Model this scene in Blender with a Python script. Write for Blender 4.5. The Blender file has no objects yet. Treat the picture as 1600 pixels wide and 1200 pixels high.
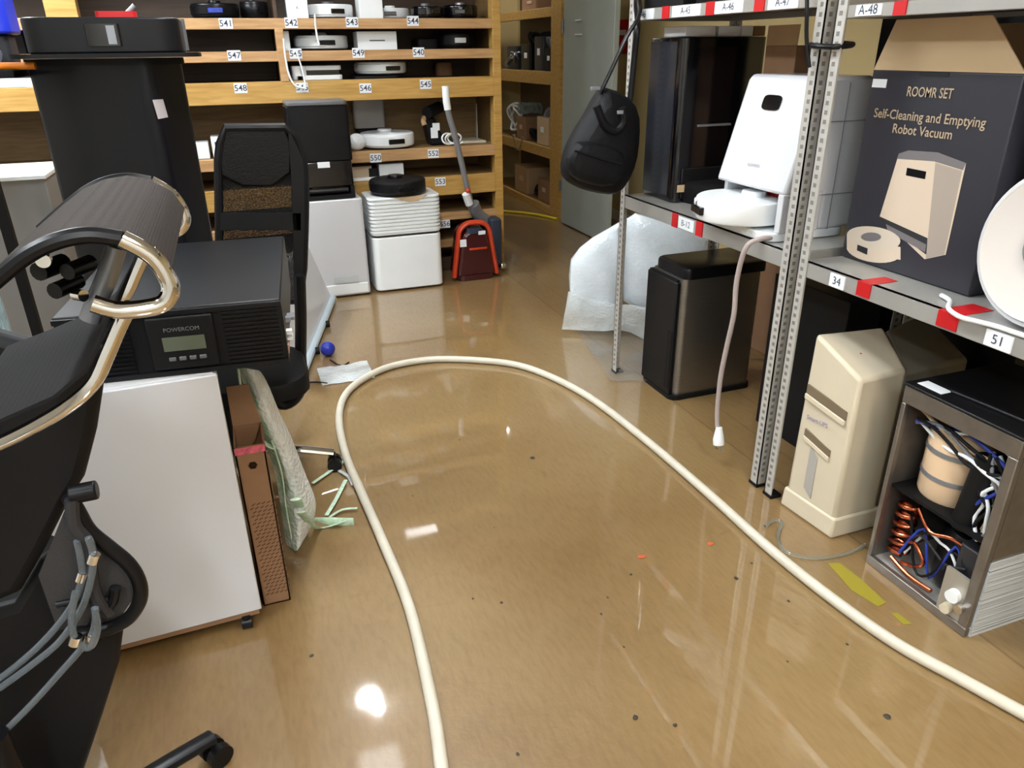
import bpy, bmesh, math, random
from mathutils import Vector, Matrix, noise
random.seed(7)
C = bpy.context.scene
PI = math.pi

# ------------------------------------------------------------------ camera, world, exposure, lights
F_PX, CAM_H = 1155.3, 1.5
PITCH, YAW, ROLL = math.radians(24.37), math.radians(19.71), math.radians(0.746)
CP = Vector((0, 0, CAM_H))
_f = Vector((math.sin(YAW)*math.cos(PITCH), math.cos(YAW)*math.cos(PITCH), -math.sin(PITCH)))
_r = _f.cross(Vector((0, 0, 1))).normalized(); _d = _f.cross(_r)
_r2 = math.cos(ROLL)*_r + math.sin(ROLL)*_d; _d2 = -math.sin(ROLL)*_r + math.cos(ROLL)*_d
cd = bpy.data.cameras.new('camera'); cam = bpy.data.objects.new('camera', cd); C.collection.objects.link(cam)
cd.sensor_width = 36; cd.lens = 36*F_PX/1600; cd.clip_start = .02; cd.clip_end = 60
cam.matrix_world = Matrix(((_r2.x, -_d2.x, -_f.x, 0), (_r2.y, -_d2.y, -_f.y, 0), (_r2.z, -_d2.z, -_f.z, CAM_H), (0, 0, 0, 1)))
C.camera = cam

C.view_settings.view_transform = 'Standard'; C.view_settings.look = 'None'
C.view_settings.gamma = 1; C.view_settings.use_curve_mapping = False
C.view_settings.exposure = 0.8
W = bpy.data.worlds.new('room_air'); C.world = W; W.use_nodes = True
W.node_tree.nodes['Background'].inputs[0].default_value = (.9, .93, 1, 1)
W.node_tree.nodes['Background'].inputs[1].default_value = 0.30

CEIL = 2.8
# ceiling lamps: x, y, size x, size y, watts, colour
LAMPS = [(.33, 4.08, .12, .20, 34, (.97, .99, 1)),
         (1.18, 6.3, .30, .72, 7, (.97, .98, 1)),
         (.35, 2.35, .30, 1.2, 66, (.92, .97, 1)),
         (.9, -.7, .30, 1.2, 66, (1, .90, .77)),
         (-1.4, .9, .30, 1.2, 60, (.86, .94, 1)),
         (-.6, -1.3, .30, 1.2, 84, (.90, .96, 1)),
         (-1.3, 4.4, .30, 1.2, 120, (.92, .97, 1)),  # added to brighten the back shelves, its floor reflection hidden by the chairs
         (2.62, 7.9, .14, .5, 16, (1, .97, .92)),
         (.31, 3.44, .26, .42, 2.2, (.95, .97, 1))]  # dim panel added to give pale reflections on the wet floor

# ------------------------------------------------------------------ pixel rays of the measured camera
def ray(u, v): return _r2*((u-800)/F_PX) + _d2*((v-600)/F_PX) + _f
def G(u, v, z=0): d = ray(u, v); return CP + d*((z-CAM_H)/d.z)
def OX(u, v, x): d = ray(u, v); return CP + d*(x/d.x)
def OY(u, v, y): d = ray(u, v); return CP + d*(y/d.y)

# ------------------------------------------------------------------ materials
def lin(c):
    return tuple(((x/255)/12.92 if x/255 <= .04045 else ((x/255+.055)/1.055)**2.4) for x in c) + (1,)
_M = {}
def mat(name, rgb, rough=.5, metal=0., var=.0, vs=8., bump=0., bs=60., trans=0., ior=1.45, alpha=1., coat=0., emit=0., stretch=(1, 1, 1), sheen=0):
    if name in _M: return _M[name]
    m = bpy.data.materials.new(name); m.use_nodes = True; nt = m.node_tree; N = nt.nodes; b = N['Principled BSDF']; L = nt.links
    col = lin(rgb); b.inputs['Base Color'].default_value = col
    b.inputs['Roughness'].default_value = rough; b.inputs['Metallic'].default_value = metal
    b.inputs['Transmission Weight'].default_value = trans; b.inputs['IOR'].default_value = ior; b.inputs['Alpha'].default_value = alpha
    b.inputs['Coat Weight'].default_value = coat; b.inputs['Coat Roughness'].default_value = .08
    if sheen: b.inputs['Sheen Weight'].default_value = sheen
    if max(rgb) < 26 and rough > .3 and not metal: b.inputs['Specular IOR Level'].default_value = .3
    if emit: b.inputs['Emission Color'].default_value = col; b.inputs['Emission Strength'].default_value = emit
    tc = N.new('ShaderNodeTexCoord'); mp = N.new('ShaderNodeMapping'); mp.inputs['Scale'].default_value = stretch
    L.new(tc.outputs['Object'], mp.inputs[0])
    n = N.new('ShaderNodeTexNoise'); n.inputs['Scale'].default_value = vs; n.inputs['Detail'].default_value = 5
    L.new(mp.outputs[0], n.inputs['Vector'])
    if var:
        r = N.new('ShaderNodeValToRGB'); r.color_ramp.elements[0].position = .3; r.color_ramp.elements[1].position = .7
        r.color_ramp.elements[0].color = tuple(max(0, c*(1-var)) for c in col[:3])+(1,)
        r.color_ramp.elements[1].color = tuple(min(1, c*(1+var)) for c in col[:3])+(1,)
        L.new(n.outputs[0], r.inputs[0]); L.new(r.outputs[0], b.inputs['Base Color'])
    if bump:
        n2 = N.new('ShaderNodeTexNoise'); n2.inputs['Scale'].default_value = bs; n2.inputs['Detail'].default_value = 3
        L.new(mp.outputs[0], n2.inputs['Vector'])
        bp = N.new('ShaderNodeBump'); bp.inputs['Strength'].default_value = bump; bp.inputs['Distance'].default_value = .01
        L.new(n2.outputs[0], bp.inputs['Height']); L.new(bp.outputs[0], b.inputs['Normal'])
    _M[name] = m; return m

BLACKP = mat('black_plastic', (16, 16, 19), .32, var=.15)
BLACKM = mat('matte_black', (12, 12, 14), .6, var=.2)
BLACKG = mat('gloss_black', (7, 7, 12), .12, coat=.5)
UPSB = mat('charcoal_enamel', (17, 18, 21), .38, var=.1, bump=.05, bs=900)
DGREY = mat('dark_grey', (42, 42, 46), .5)
MGREY = mat('mid_grey', (96, 98, 102), .4, var=.08)
WHITEP = mat('white_plastic', (232, 236, 238), .28, var=.015)
WHITED = mat('white_enamel', (203, 204, 208), .22, var=.02, vs=3)
CREAM = mat('beige_plastic', (204, 193, 170), .4, var=.03)
CREAMD = mat('beige_side', (180, 170, 146), .45, var=.03)
CHROME = mat('chrome', (225, 222, 218), .08, 1.)
STEEL = mat('brushed_steel', (150, 147, 143), .42, 1., var=.08, stretch=(1, 1, 30), bump=.04, bs=40)
GALV = mat('galvanised_steel', (190, 189, 185), .4, .35, var=.08, vs=30)
SHELFM = mat('grey_shelf_enamel', (160, 159, 155), .32, .25, var=.05)
HOLE = mat('slot_shadow', (122, 118, 112), .8)
CARD = mat('cardboard', (142, 108, 80), .8, var=.08, vs=12)
CARDL = mat('pale_cardboard', (176, 144, 106), .75, var=.05)
CARDT = mat('cardboard_inside_cream', (200, 174, 138), .75, var=.03)
RED = mat('red_tape', (186, 24, 30), .4)
ORANGE = mat('orange_red_plastic', (190, 62, 34), .3, var=.05)
MAROON = mat('maroon_plastic', (62, 18, 24), .15, coat=.6)
BLUE = mat('blue_plastic', (40, 62, 160), .35, var=.2, vs=30)
PAPER = mat('white_paper', (226, 230, 234), .6)
INK = mat('ink', (58, 66, 86), .7)
INKB = mat('ink_black', (30, 30, 34), .7)
LCD = mat('lcd_grey_green', (92, 98, 84), .2)
PALEG = mat('grey_green_enamel', (158, 166, 160), .35, var=.03)
BAGM = mat('black_nylon', (8, 8, 12), .62, var=.25, bump=.35, bs=26)
RUBBER = mat('rubber', (30, 28, 28), .7)
HOSEM = mat('white_hose_plastic', (206, 200, 184), .35, var=.06, vs=14)
COPPER = mat('copper', (206, 112, 78), .25, 1.)
YEL = mat('yellow', (226, 200, 30), .5)
PRINTD = mat('printed_charcoal', (44, 44, 52), .42)
GOLDT = mat('pale_gold_print', (176, 158, 132), .5)
PRINTW = mat('printed_cream', (204, 187, 168), .45)
PRINTS = mat('printed_grey', (112, 108, 110), .45)
CLEARP = mat('clear_plastic', (225, 235, 235), .08, trans=.92, ior=1.3)
SILVERP = mat('silver_plastic', (136, 138, 144), .3, .4)
NAVY = mat('slate_blue_plastic', (44, 52, 68), .5)

def wood(name, a, b_, sc=3.2):
    if name in _M: return _M[name]
    m = bpy.data.materials.new(name); m.use_nodes = True; N = m.node_tree.nodes; L = m.node_tree.links; b = N['Principled BSDF']
    tc = N.new('ShaderNodeTexCoord'); mp = N.new('ShaderNodeMapping'); mp.inputs['Scale'].default_value = (1.1, 12, 14)
    n = N.new('ShaderNodeTexNoise'); n.inputs['Scale'].default_value = sc; n.inputs['Detail'].default_value = 6; n.inputs['Distortion'].default_value = .8
    r = N.new('ShaderNodeValToRGB'); r.color_ramp.elements[0].position = .32; r.color_ramp.elements[1].position = .68
    r.color_ramp.elements[0].color = lin(a); r.color_ramp.elements[1].color = lin(b_)
    L.new(tc.outputs['Object'], mp.inputs[0]); L.new(mp.outputs[0], n.inputs['Vector']); L.new(n.outputs[0], r.inputs[0]); L.new(r.outputs[0], b.inputs['Base Color'])
    b.inputs['Roughness'].default_value = .5
    _M[name] = m; return m
PINE = wood('pine', (164, 124, 80), (192, 152, 106))
PINEY = wood('yellow_pine', (166, 126, 60), (194, 154, 86))
PLY = wood('plywood', (116, 90, 54), (138, 110, 70))
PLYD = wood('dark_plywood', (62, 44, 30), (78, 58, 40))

# bubble wrap: cloudy translucent skin
def film(name, rgb, alpha, bump=.6, bs=90, tint2=None):
    m = bpy.data.materials.new(name); m.use_nodes = True; N = m.node_tree.nodes; L = m.node_tree.links; b = N['Principled BSDF']
    b.inputs['Base Color'].default_value = lin(rgb); b.inputs['Roughness'].default_value = .22; b.inputs['Coat Weight'].default_value = .5
    tc = N.new('ShaderNodeTexCoord'); v = N.new('ShaderNodeTexVoronoi'); v.inputs['Scale'].default_value = bs
    L.new(tc.outputs['Object'], v.inputs['Vector'])
    n = N.new('ShaderNodeTexNoise'); n.inputs['Scale'].default_value = 5; n.inputs['Detail'].default_value = 4; L.new(tc.outputs['Object'], n.inputs['Vector'])
    mr = N.new('ShaderNodeMapRange'); mr.inputs[1].default_value = .3; mr.inputs[2].default_value = .7
    mr.inputs[3].default_value = max(0, alpha-.25); mr.inputs[4].default_value = min(1, alpha+.2)
    L.new(n.outputs[0], mr.inputs[0]); L.new(mr.outputs[0], b.inputs['Alpha'])
    if tint2:
        r = N.new('ShaderNodeValToRGB'); r.color_ramp.elements[0].color = lin(rgb); r.color_ramp.elements[1].color = lin(tint2)
        r.color_ramp.elements[0].position = .42; r.color_ramp.elements[1].position = .6
        n3 = N.new('ShaderNodeTexNoise'); n3.inputs['Scale'].default_value = 14; L.new(tc.outputs['Object'], n3.inputs['Vector'])
        L.new(n3.outputs[0], r.inputs[0]); L.new(r.outputs[0], b.inputs['Base Color'])
    bp = N.new('ShaderNodeBump'); bp.inputs['Strength'].default_value = bump; bp.inputs['Distance'].default_value = .006
    L.new(v.outputs['Distance'], bp.inputs['Height']); L.new(bp.outputs[0], b.inputs['Normal'])
    _M[name] = m; return m
FOAM = film('foam_wrap', (226, 236, 244), .97, .35, 70)
BUBBLE = film('bubble_wrap', (226, 234, 236), .62)
BUBBLEW = film('cloudy_bubble_wrap', (240, 246, 246), .86, .9, 80)
BUBBLEG = film('green_tinted_bubble_wrap', (232, 244, 236), .72, .8, 80, (176, 216, 186))

def mesh_fabric(name, rgb, hole=.35, sc=260):
    m = bpy.data.materials.new(name); m.use_nodes = True; N = m.node_tree.nodes; L = m.node_tree.links; b = N['Principled BSDF']
    b.inputs['Base Color'].default_value = lin(rgb); b.inputs['Roughness'].default_value = .85; b.inputs['Specular IOR Level'].default_value = .25
    tc = N.new('ShaderNodeTexCoord'); v = N.new('ShaderNodeTexVoronoi'); v.inputs['Scale'].default_value = sc; v.inputs['Randomness'].default_value = .2
    L.new(tc.outputs['Object'], v.inputs['Vector'])
    mr = N.new('ShaderNodeMapRange'); mr.inputs[1].default_value = .25; mr.inputs[2].default_value = .4; mr.inputs[3].default_value = 1-hole; mr.inputs[4].default_value = 1
    L.new(v.outputs['Distance'], mr.inputs[0]); L.new(mr.outputs[0], b.inputs['Alpha'])
    bp = N.new('ShaderNodeBump'); bp.inputs['Strength'].default_value = .3; bp.inputs['Distance'].default_value = .002
    L.new(v.outputs['Distance'], bp.inputs['Height']); L.new(bp.outputs[0], b.inputs['Normal'])
    _M[name] = m; return m
MESHB = mesh_fabric('black_chair_mesh', (14, 13, 13), .88, 200)
MESHBR = mesh_fabric('taupe_chair_mesh', (44, 36, 32), .2, 420)
MESHD = mesh_fabric('dense_chair_mesh', (18, 17, 19), .12, 420)

# ------------------------------------------------------------------ mesh builder
class MB:
    def __init__(s): s.v = []; s.f = []; s.m = []
    def add(s, vs, fs, m=0):
        k = len(s.v); s.v += [Vector(x) for x in vs]; s.f += [tuple(i+k for i in f) for f in fs]; s.m += [m]*len(fs); return s
    def box(s, x0, x1, y0, y1, z0, z1, m=0):
        return s.add([(x, y, z) for z in (z0, z1) for y in (y0, y1) for x in (x0, x1)],
                     [(0, 2, 3, 1), (4, 5, 7, 6), (0, 1, 5, 4), (2, 6, 7, 3), (0, 4, 6, 2), (1, 3, 7, 5)], m)
    def hexa(s, b, t, m=0):      # four bottom points, four top points, same order
        return s.add(list(b)+list(t), [(3, 2, 1, 0), (4, 5, 6, 7)]+[(i, (i+1) % 4, 4+(i+1) % 4, 4+i) for i in range(4)], m)
    def prism(s, poly, vec, m=0):
        n = len(poly); vec = Vector(vec); poly = [Vector(p) for p in poly]
        return s.add(poly+[p+vec for p in poly], [tuple(range(n))[::-1], tuple(range(n, 2*n))]+[(i, (i+1) % n, n+(i+1) % n, n+i) for i in range(n)], m)
    def poly(s, pts, m=0): return s.add(pts, [tuple(range(len(pts)))], m)
    def rbox(s, x0, x1, y0, y1, z0, z1, r, m=0, n=5, top=0.):   # rounded vertical edges
        P = []
        for cx, cy, a0 in ((x1-r, y1-r, 0), (x0+r, y1-r, 90), (x0+r, y0+r, 180), (x1-r, y0+r, 270)):
            for k in range(n+1):
                a = math.radians(a0+90*k/n); P.append((cx+r*math.cos(a), cy+r*math.sin(a)))
        q = len(P); cx, cy = (x0+x1)/2, (y0+y1)/2
        rings = [(z0, 1.)]
        if top: rings += [(z1-top, 1.), (z1-top*.3, 1-top*.3/(x1-x0)*2), (z1, 1-top/(x1-x0)*2)]
        else: rings += [(z1, 1.)]
        vs = [(cx+(p[0]-cx)*sc, cy+(p[1]-cy)*sc, z) for z, sc in rings for p in P]
        fs = [tuple(range(q))[::-1], tuple(range(q*(len(rings)-1), q*len(rings)))]
        for j in range(len(rings)-1): fs += [(j*q+i, j*q+(i+1) % q, (j+1)*q+(i+1) % q, (j+1)*q+i) for i in range(q)]
        return s.add(vs, fs, m)
    def frame(s, d):
        d = Vector(d).normalized(); a = Vector((0, 0, 1)) if abs(d.z) < .9 else Vector((1, 0, 0))
        u = d.cross(a).normalized(); return u, u.cross(d).normalized()
    def cyl(s, a, b, r, m=0, n=20, r2=None):
        a, b = Vector(a), Vector(b); u, w = s.frame(b-a); r2 = r if r2 is None else r2
        vs = [a+(u*math.cos(2*PI*i/n)+w*math.sin(2*PI*i/n))*r for i in range(n)]+[b+(u*math.cos(2*PI*i/n)+w*math.sin(2*PI*i/n))*r2 for i in range(n)]
        return s.add(vs, [tuple(range(n)), tuple(range(n, 2*n))[::-1]]+[(i, n+i, n+(i+1) % n, (i+1) % n) for i in range(n)], m)
    def lathe(s, c, prof, m=0, n=40, axis=(0, 0, 1), a0=0, a1=2*PI):     # prof: (radius, height)
        c = Vector(c); ax = Vector(axis).normalized(); u, w = s.frame(ax); full = abs(a1-a0-2*PI) < 1e-6; q = n if full else n+1
        vs = []
        for r, h in prof:
            for i in range(q):
                a = a0+(a1-a0)*i/n; vs.append(c+ax*h+(u*math.cos(a)+w*math.sin(a))*r)
        fs = []
        for j in range(len(prof)-1):
            for i in range(n):
                i2 = (i+1) % q; fs.append((j*q+i, j*q+i2, (j+1)*q+i2, (j+1)*q+i))
        if full and prof[0][0] > 1e-5: fs.append(tuple(range(q))[::-1])
        if full and prof[-1][0] > 1e-5: fs.append(tuple(range(q*(len(prof)-1), q*len(prof))))
        return s.add(vs, fs, m)
    def sphere(s, c, r, m=0, n=20, sc=(1, 1, 1)):
        k = len(s.v); s.lathe((0, 0, 0), [(max(1e-4, r*math.sin(PI*i/12)), -r*math.cos(PI*i/12)) for i in range(13)], m, n)
        for i in range(k, len(s.v)): p = s.v[i]; s.v[i] = Vector(c)+Vector((p.x*sc[0], p.y*sc[1], p.z*sc[2]))
        return s
    def tube(s, pts, r, m=0, n=10, smooth=4, flat=None, close=False):
        pts = [Vector(p) for p in pts]
        if smooth and len(pts) > 2:
            q = []; L = len(pts)
            rng = range(L if close else L-1)
            for i in rng:
                g = (lambda j: pts[j % L]) if close else (lambda j: pts[min(max(j, 0), L-1)])
                p0, p1, p2, p3 = g(i-1), g(i), g(i+1), g(i+2)
                for k in range(smooth):
                    t = k/smooth; q.append(.5*((2*p1)+(p2-p0)*t+(2*p0-5*p1+4*p2-p3)*t*t+(3*p1-p0-3*p2+p3)*t**3))
            if not close: q.append(pts[-1])
            pts = q
        L = len(pts); vs = []; pu = None
        for i, p in enumerate(pts):
            d = (pts[(i+1) % L]-pts[i-1]) if close else (pts[min(i+1, L-1)]-pts[max(i-1, 0)])
            d.normalize()
            if pu is None: u, w = s.frame(d)
            else:
                u = (pu-d*pu.dot(d)).normalized(); w = u.cross(d).normalized()
            pu = u; ru, rw = flat if flat else (r, r)
            vs += [p+u*math.cos(2*PI*k/n)*ru+w*math.sin(2*PI*k/n)*rw for k in range(n)]
        fs = [(i*n+k, i*n+(k+1) % n, ((i+1) % L)*n+(k+1) % n, ((i+1) % L)*n+k) for i in range(L if close else L-1) for k in range(n)]
        if not close: fs += [tuple(range(n))[::-1], tuple(range((L-1)*n, L*n))]
        return s.add(vs, fs, m)
    def ribbon(s, pts, width, th, m=0):     # flat bar: profile points extruded along width vector with thickness
        pts = [Vector(p) for p in pts]; width = Vector(width); L = len(pts); up = []
        for i in range(L):
            d = (pts[min(i+1, L-1)]-pts[max(i-1, 0)]).normalized(); up.append(d.cross(width.normalized()).normalized()*th)
        vs = []
        for p, t in zip(pts, up): vs += [p, p+width, p+width+t, p+t]
        fs = [(i*4+k, i*4+(k+1) % 4, i*4+4+(k+1) % 4, i*4+4+k) for i in range(L-1) for k in range(4)]+[(3, 2, 1, 0), tuple((L-1)*4+k for k in range(4))]
        return s.add(vs, fs, m)
    def text(s, string, o, right, up, size, m=0, off=.0015, fit=None, bold=0.):
        cu = bpy.data.curves.new('t', 'FONT'); cu.body = string; cu.size = 1; cu.align_x = 'CENTER'; cu.align_y = 'CENTER'; cu.resolution_u = 3; cu.offset = bold
        ob = bpy.data.objects.new('t', cu); C.collection.objects.link(ob)
        dg = bpy.context.evaluated_depsgraph_get(); me = bpy.data.meshes.new_from_object(ob.evaluated_get(dg))
        o = Vector(o); right = Vector(right).normalized(); up = Vector(up).normalized(); nrm = right.cross(up)
        sx = size
        if fit:
            xs = [v.co.x for v in me.vertices]; sx = fit/(max(xs)-min(xs))
        s.add([o+right*v.co.x*sx+up*v.co.y*size+nrm*off for v in me.vertices], [tuple(p.vertices) for p in me.polygons], m)
        bpy.data.objects.remove(ob); bpy.data.curves.remove(cu); bpy.data.meshes.remove(me)
        return s
    def move(s, M):
        s.v = [M @ v for v in s.v]; return s

def part(name, mb, mats, parent=None, bevel=0., smooth=True, sub=0, label=None, kind=None, local=False, solid=0.):
    if not isinstance(mats, (list, tuple)): mats = [mats]
    me = bpy.data.meshes.new(name)
    if parent is not None: off = Vector((0, 0, 0)) if local else Vector(parent['_w'])
    else:
        xs = [v.x for v in mb.v]; ys = [v.y for v in mb.v]; off = Vector(((min(xs)+max(xs))/2, (min(ys)+max(ys))/2, min(v.z for v in mb.v)))
    me.from_pydata([tuple(v-off) for v in mb.v], [], mb.f)
    for mm in mats: me.materials.append(mm)
    me.polygons.foreach_set('material_index', mb.m)
    bm = bmesh.new(); bm.from_mesh(me); bmesh.ops.recalc_face_normals(bm, faces=bm.faces[:]); bm.to_mesh(me); bm.free()
    if smooth:
        me.polygons.foreach_set('use_smooth', [True]*len(me.polygons))
        me.set_sharp_from_angle(angle=math.radians(35))
    o = bpy.data.objects.new(name, me); C.collection.objects.link(o)
    if parent is not None: o.parent = parent; o['_w'] = tuple(off)
    else: o.location = off; o['_w'] = tuple(off)
    if solid: md = o.modifiers.new('solid', 'SOLIDIFY'); md.thickness = solid; md.offset = 0
    if bevel: md = o.modifiers.new('bevel', 'BEVEL'); md.width = bevel; md.segments = 2; md.limit_method = 'ANGLE'; md.angle_limit = math.radians(50)
    if sub: md = o.modifiers.new('sub', 'SUBSURF'); md.levels = sub; md.render_levels = sub
    if label: o['label'] = label
    if kind: o['kind'] = kind
    return o
def tag(o, label, cat, group=None):
    o['label'] = label; o['category'] = cat
    if group: o['group'] = group
    return o
def thing(name, loc, label, cat, group=None, rotz=0.):
    o = bpy.data.objects.new(name, None); C.collection.objects.link(o); o.location = loc; o.rotation_euler = (0, 0, rotz)
    o.empty_display_size = .1; o['_w'] = tuple(loc) if not rotz else (0, 0, 0)
    return tag(o, label, cat, group)
def struct(name, mb, mats, **k): return part(name, mb, mats, kind='structure', **k)

# ------------------------------------------------------------------ the room
def floor_material():
    m = bpy.data.materials.new('wet_vinyl_floor'); m.use_nodes = True; N = m.node_tree.nodes; L = m.node_tree.links; b = N['Principled BSDF']
    tc = N.new('ShaderNodeTexCoord')
    def nz(sc, det, stretch=(1, 1, 1), rot=0., dist=0.):
        mp = N.new('ShaderNodeMapping'); mp.inputs['Scale'].default_value = stretch; mp.inputs['Rotation'].default_value = (0, 0, rot)
        L.new(tc.outputs['Object'], mp.inputs[0]); n = N.new('ShaderNodeTexNoise'); n.inputs['Scale'].default_value = sc; n.inputs['Detail'].default_value = det
        n.inputs['Distortion'].default_value = dist; L.new(mp.outputs[0], n.inputs['Vector']); return n.outputs[0]
    def ramp(src, a, ca, b_, cb):
        r = N.new('ShaderNodeValToRGB'); r.color_ramp.elements[0].position = a; r.color_ramp.elements[1].position = b_
        r.color_ramp.elements[0].color = ca; r.color_ramp.elements[1].color = cb; L.new(src, r.inputs[0]); return r.outputs[0]
    def mix(mode, f, a, c):
        x = N.new('ShaderNodeMix'); x.data_type = 'RGBA'; x.blend_type = mode
        if isinstance(f, float): x.inputs[0].default_value = f
        else: L.new(f, x.inputs[0])
        L.new(a, x.inputs[6]); L.new(c, x.inputs[7]) if not isinstance(c, tuple) else setattr(x.inputs[7], 'default_value', c); return x.outputs[2]
    base = ramp(nz(1.1, 5), .35, lin((127, 99, 60)), .65, lin((145, 120, 80)))
    fine = ramp(nz(70, 4, (1, .25, 1), .6), .25, (.72, .68, .6, 1), .6, (1, 1, 1, 1))
    speck = ramp(nz(9, 8, dist=1.5), .62, (1, 1, 1, 1), .78, (.7, .62, .5, 1))
    c = mix('MULTIPLY', .55, base, fine); c = mix('MULTIPLY', .5, c, speck)
    # plank seams: every 0.2 m across x beyond the vinyl edge, one long joint at x = 1.55
    sx = N.new('ShaderNodeSeparateXYZ'); L.new(tc.outputs['Object'], sx.inputs[0])
    def mth(op, a, b_=None, c_=None):
        x = N.new('ShaderNodeMath'); x.operation = op
        for i, q in enumerate((a, b_, c_)):
            if q is None: continue
            if isinstance(q, (int, float)): x.inputs[i].default_value = q
            else: L.new(q, x.inputs[i])
        return x.outputs[0]
    seam = mth('LESS_THAN', mth('ABSOLUTE', mth('SUBTRACT', sx.outputs[0], 1.575)), .004)
    c = mix('MULTIPLY', mth('MULTIPLY', seam, .6), c, (.5, .42, .3, 1))
    right = mth('GREATER_THAN', sx.outputs[0], 1.575)
    pl = mth('LESS_THAN', mth('ABSOLUTE', mth('SUBTRACT', mth('FRACT', mth('MULTIPLY', sx.outputs[0], 5.5)), .5)), .012)
    c = mix('MULTIPLY', mth('MULTIPLY', pl, mth('MULTIPLY', right, .7)), c, (.45, .36, .26, 1))
    c = mix('MULTIPLY', mth('MULTIPLY', right, .45), c, (.78, .72, .64, 1))
    L.new(c, b.inputs['Base Color'])
    b.inputs['Roughness'].default_value = .45
    b.inputs['Coat Weight'].default_value = 1; b.inputs['Coat IOR'].default_value = 1.55
    wet = N.new('ShaderNodeMapRange'); wet.inputs[1].default_value = .38; wet.inputs[2].default_value = .62; wet.inputs[3].default_value = .008; wet.inputs[4].default_value = .06
    L.new(nz(1.6, 4, dist=.4), wet.inputs[0]); L.new(wet.outputs[0], b.inputs['Coat Roughness'])
    bp = N.new('ShaderNodeBump'); bp.inputs['Strength'].default_value = .02; bp.inputs['Distance'].default_value = .01
    L.new(nz(3.5, 2, dist=.6), bp.inputs['Height']); L.new(bp.outputs[0], b.inputs['Coat Normal'])
    bp2 = N.new('ShaderNodeBump'); bp2.inputs['Strength'].default_value = .2; bp2.inputs['Distance'].default_value = .004
    L.new(nz(60, 3), bp2.inputs['Height']); L.new(bp2.outputs[0], b.inputs['Normal'])
    return m
XL, XR, YF, YB = -3.0, 3.35, -2.2, 9.0
fl = MB().box(XL-.1, XR+.1, YF-.1, YB+.1, -.1, 0); fo = struct('floor', fl, floor_material(), smooth=False)
WALLC = mat('cream_wall_paint', (190, 170, 122), .7, var=.03, vs=2)
WALLW = mat('pale_wall_paint', (206, 204, 196), .7, var=.03, vs=2)
CEILM = mat('ceiling_paint', (214, 214, 210), .8, var=.02)
struct('wall_back', MB().box(XL-.1, XR+.1, YB, YB+.1, 0, CEIL+.06), WALLC, smooth=False)
struct('wall_right', MB().box(XR, XR+.1, YF-.1, YB+.1, 0, CEIL+.06), WALLC, smooth=False)
struct('wall_left', MB().box(XL-.1, XL, YF-.1, YB+.1, 0, CEIL+.06), WALLW, smooth=False)
struct('wall_front', MB().box(XL-.1, XR+.1, YF-.1, YF, 0, CEIL+.06), WALLW, smooth=False)
struct('ceiling', MB().box(XL-.1, XR+.1, YF-.1, YB+.1, CEIL+.06, CEIL+.16), CEILM, smooth=False)
struct('baseboard_right', MB().box(XR-.015, XR, YF, YB, 0, .09), WALLW, smooth=False)

for i, (x, y, sx_, sy_, w, col) in enumerate(LAMPS):
    t = thing('ceiling_lamp', (x, y, CEIL+.06), ['small bright square ceiling lamp above the hose loop', 'short dim ceiling lamp above the wooden shelving', 'long ceiling lamp over the middle of the aisle',
        'warm white ceiling lamp above the near end of the metal rack', 'cool white ceiling lamp over the office chairs', 'ceiling lamp behind the office chairs at the near wall',
        'added ceiling lamp at the far left that brightens the wooden shelving', 'ceiling lamp in the corner by the grey door', 'added dim glowing panel for pale floor reflections, next to the small bright lamp'][i], 'ceiling lamp', 'ceiling lamps')
    part('housing', MB().box(x-sx_/2-.02-(.1 if i == 0 else 0), x+sx_/2+.02, y-sy_/2-.02, y+sy_/2+.02, CEIL+.012, CEIL+.06), WHITEP, t, bevel=.004)
    e = bpy.data.materials.new('lamp_glow'); e.use_nodes = True; b = e.node_tree.nodes['Principled BSDF']
    b.inputs['Base Color'].default_value = (.8, .8, .8, 1); b.inputs['Emission Color'].default_value = col+(1,)
    b.inputs['Emission Strength'].default_value = w/(sx_*sy_*PI*2)
    if i == 0: part('diffuser', MB().prism([(x-.07, y+.03, CEIL), (x-.02, y+.10, CEIL), (x+.04, y+.09, CEIL), (x+.07, y+.02, CEIL), (x+.075, y-.10, CEIL), (x+.03, y-.10, CEIL), (x+.02, y+.01, CEIL), (x-.03, y+.01, CEIL)], (0, 0, .012)), e, t)
    else: part('diffuser', MB().box(x-sx_/2, x+sx_/2, y-sy_/2, y+sy_/2, CEIL, CEIL+.012), e, t)

# grey-green door standing open beyond the bag
dr = struct('door_1', MB().box(2.80, 2.845, 5.46, 6.40, .012, 2.06), PALEG, bevel=.004)
part('hinge', MB().cyl((2.79, 6.40, 1.62), (2.79, 6.40, 1.72), .012).cyl((2.79, 6.40, .3), (2.79, 6.40, .4), .012), STEEL, dr)
part('door_plate', MB().box(2.785, 2.80, 6.02, 6.14, 1.700, 1.712).box(2.785, 2.80, 6.02, 6.14, 1.595, 1.607), PAPER, dr, bevel=.002)
tag(part('wall_poster', MB().box(XR-.006, XR-.001, 6.26, 6.55, 1.45, 1.72).box(XR-.008, XR-.006, 6.30, 6.51, 1.60, 1.64, 1), [RED, PAPER]), 'small red notice on the cream wall above the hanging bag', 'poster')
tag(part('wall_switch', MB().box(XR-.02, XR-.001, 5.72, 5.83, 1.22, 1.34).box(XR-.024, XR-.02, 5.75, 5.80, 1.25, 1.31), WHITEP, bevel=.003), 'white switch plate on the cream wall beside the rack post', 'switch')

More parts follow.
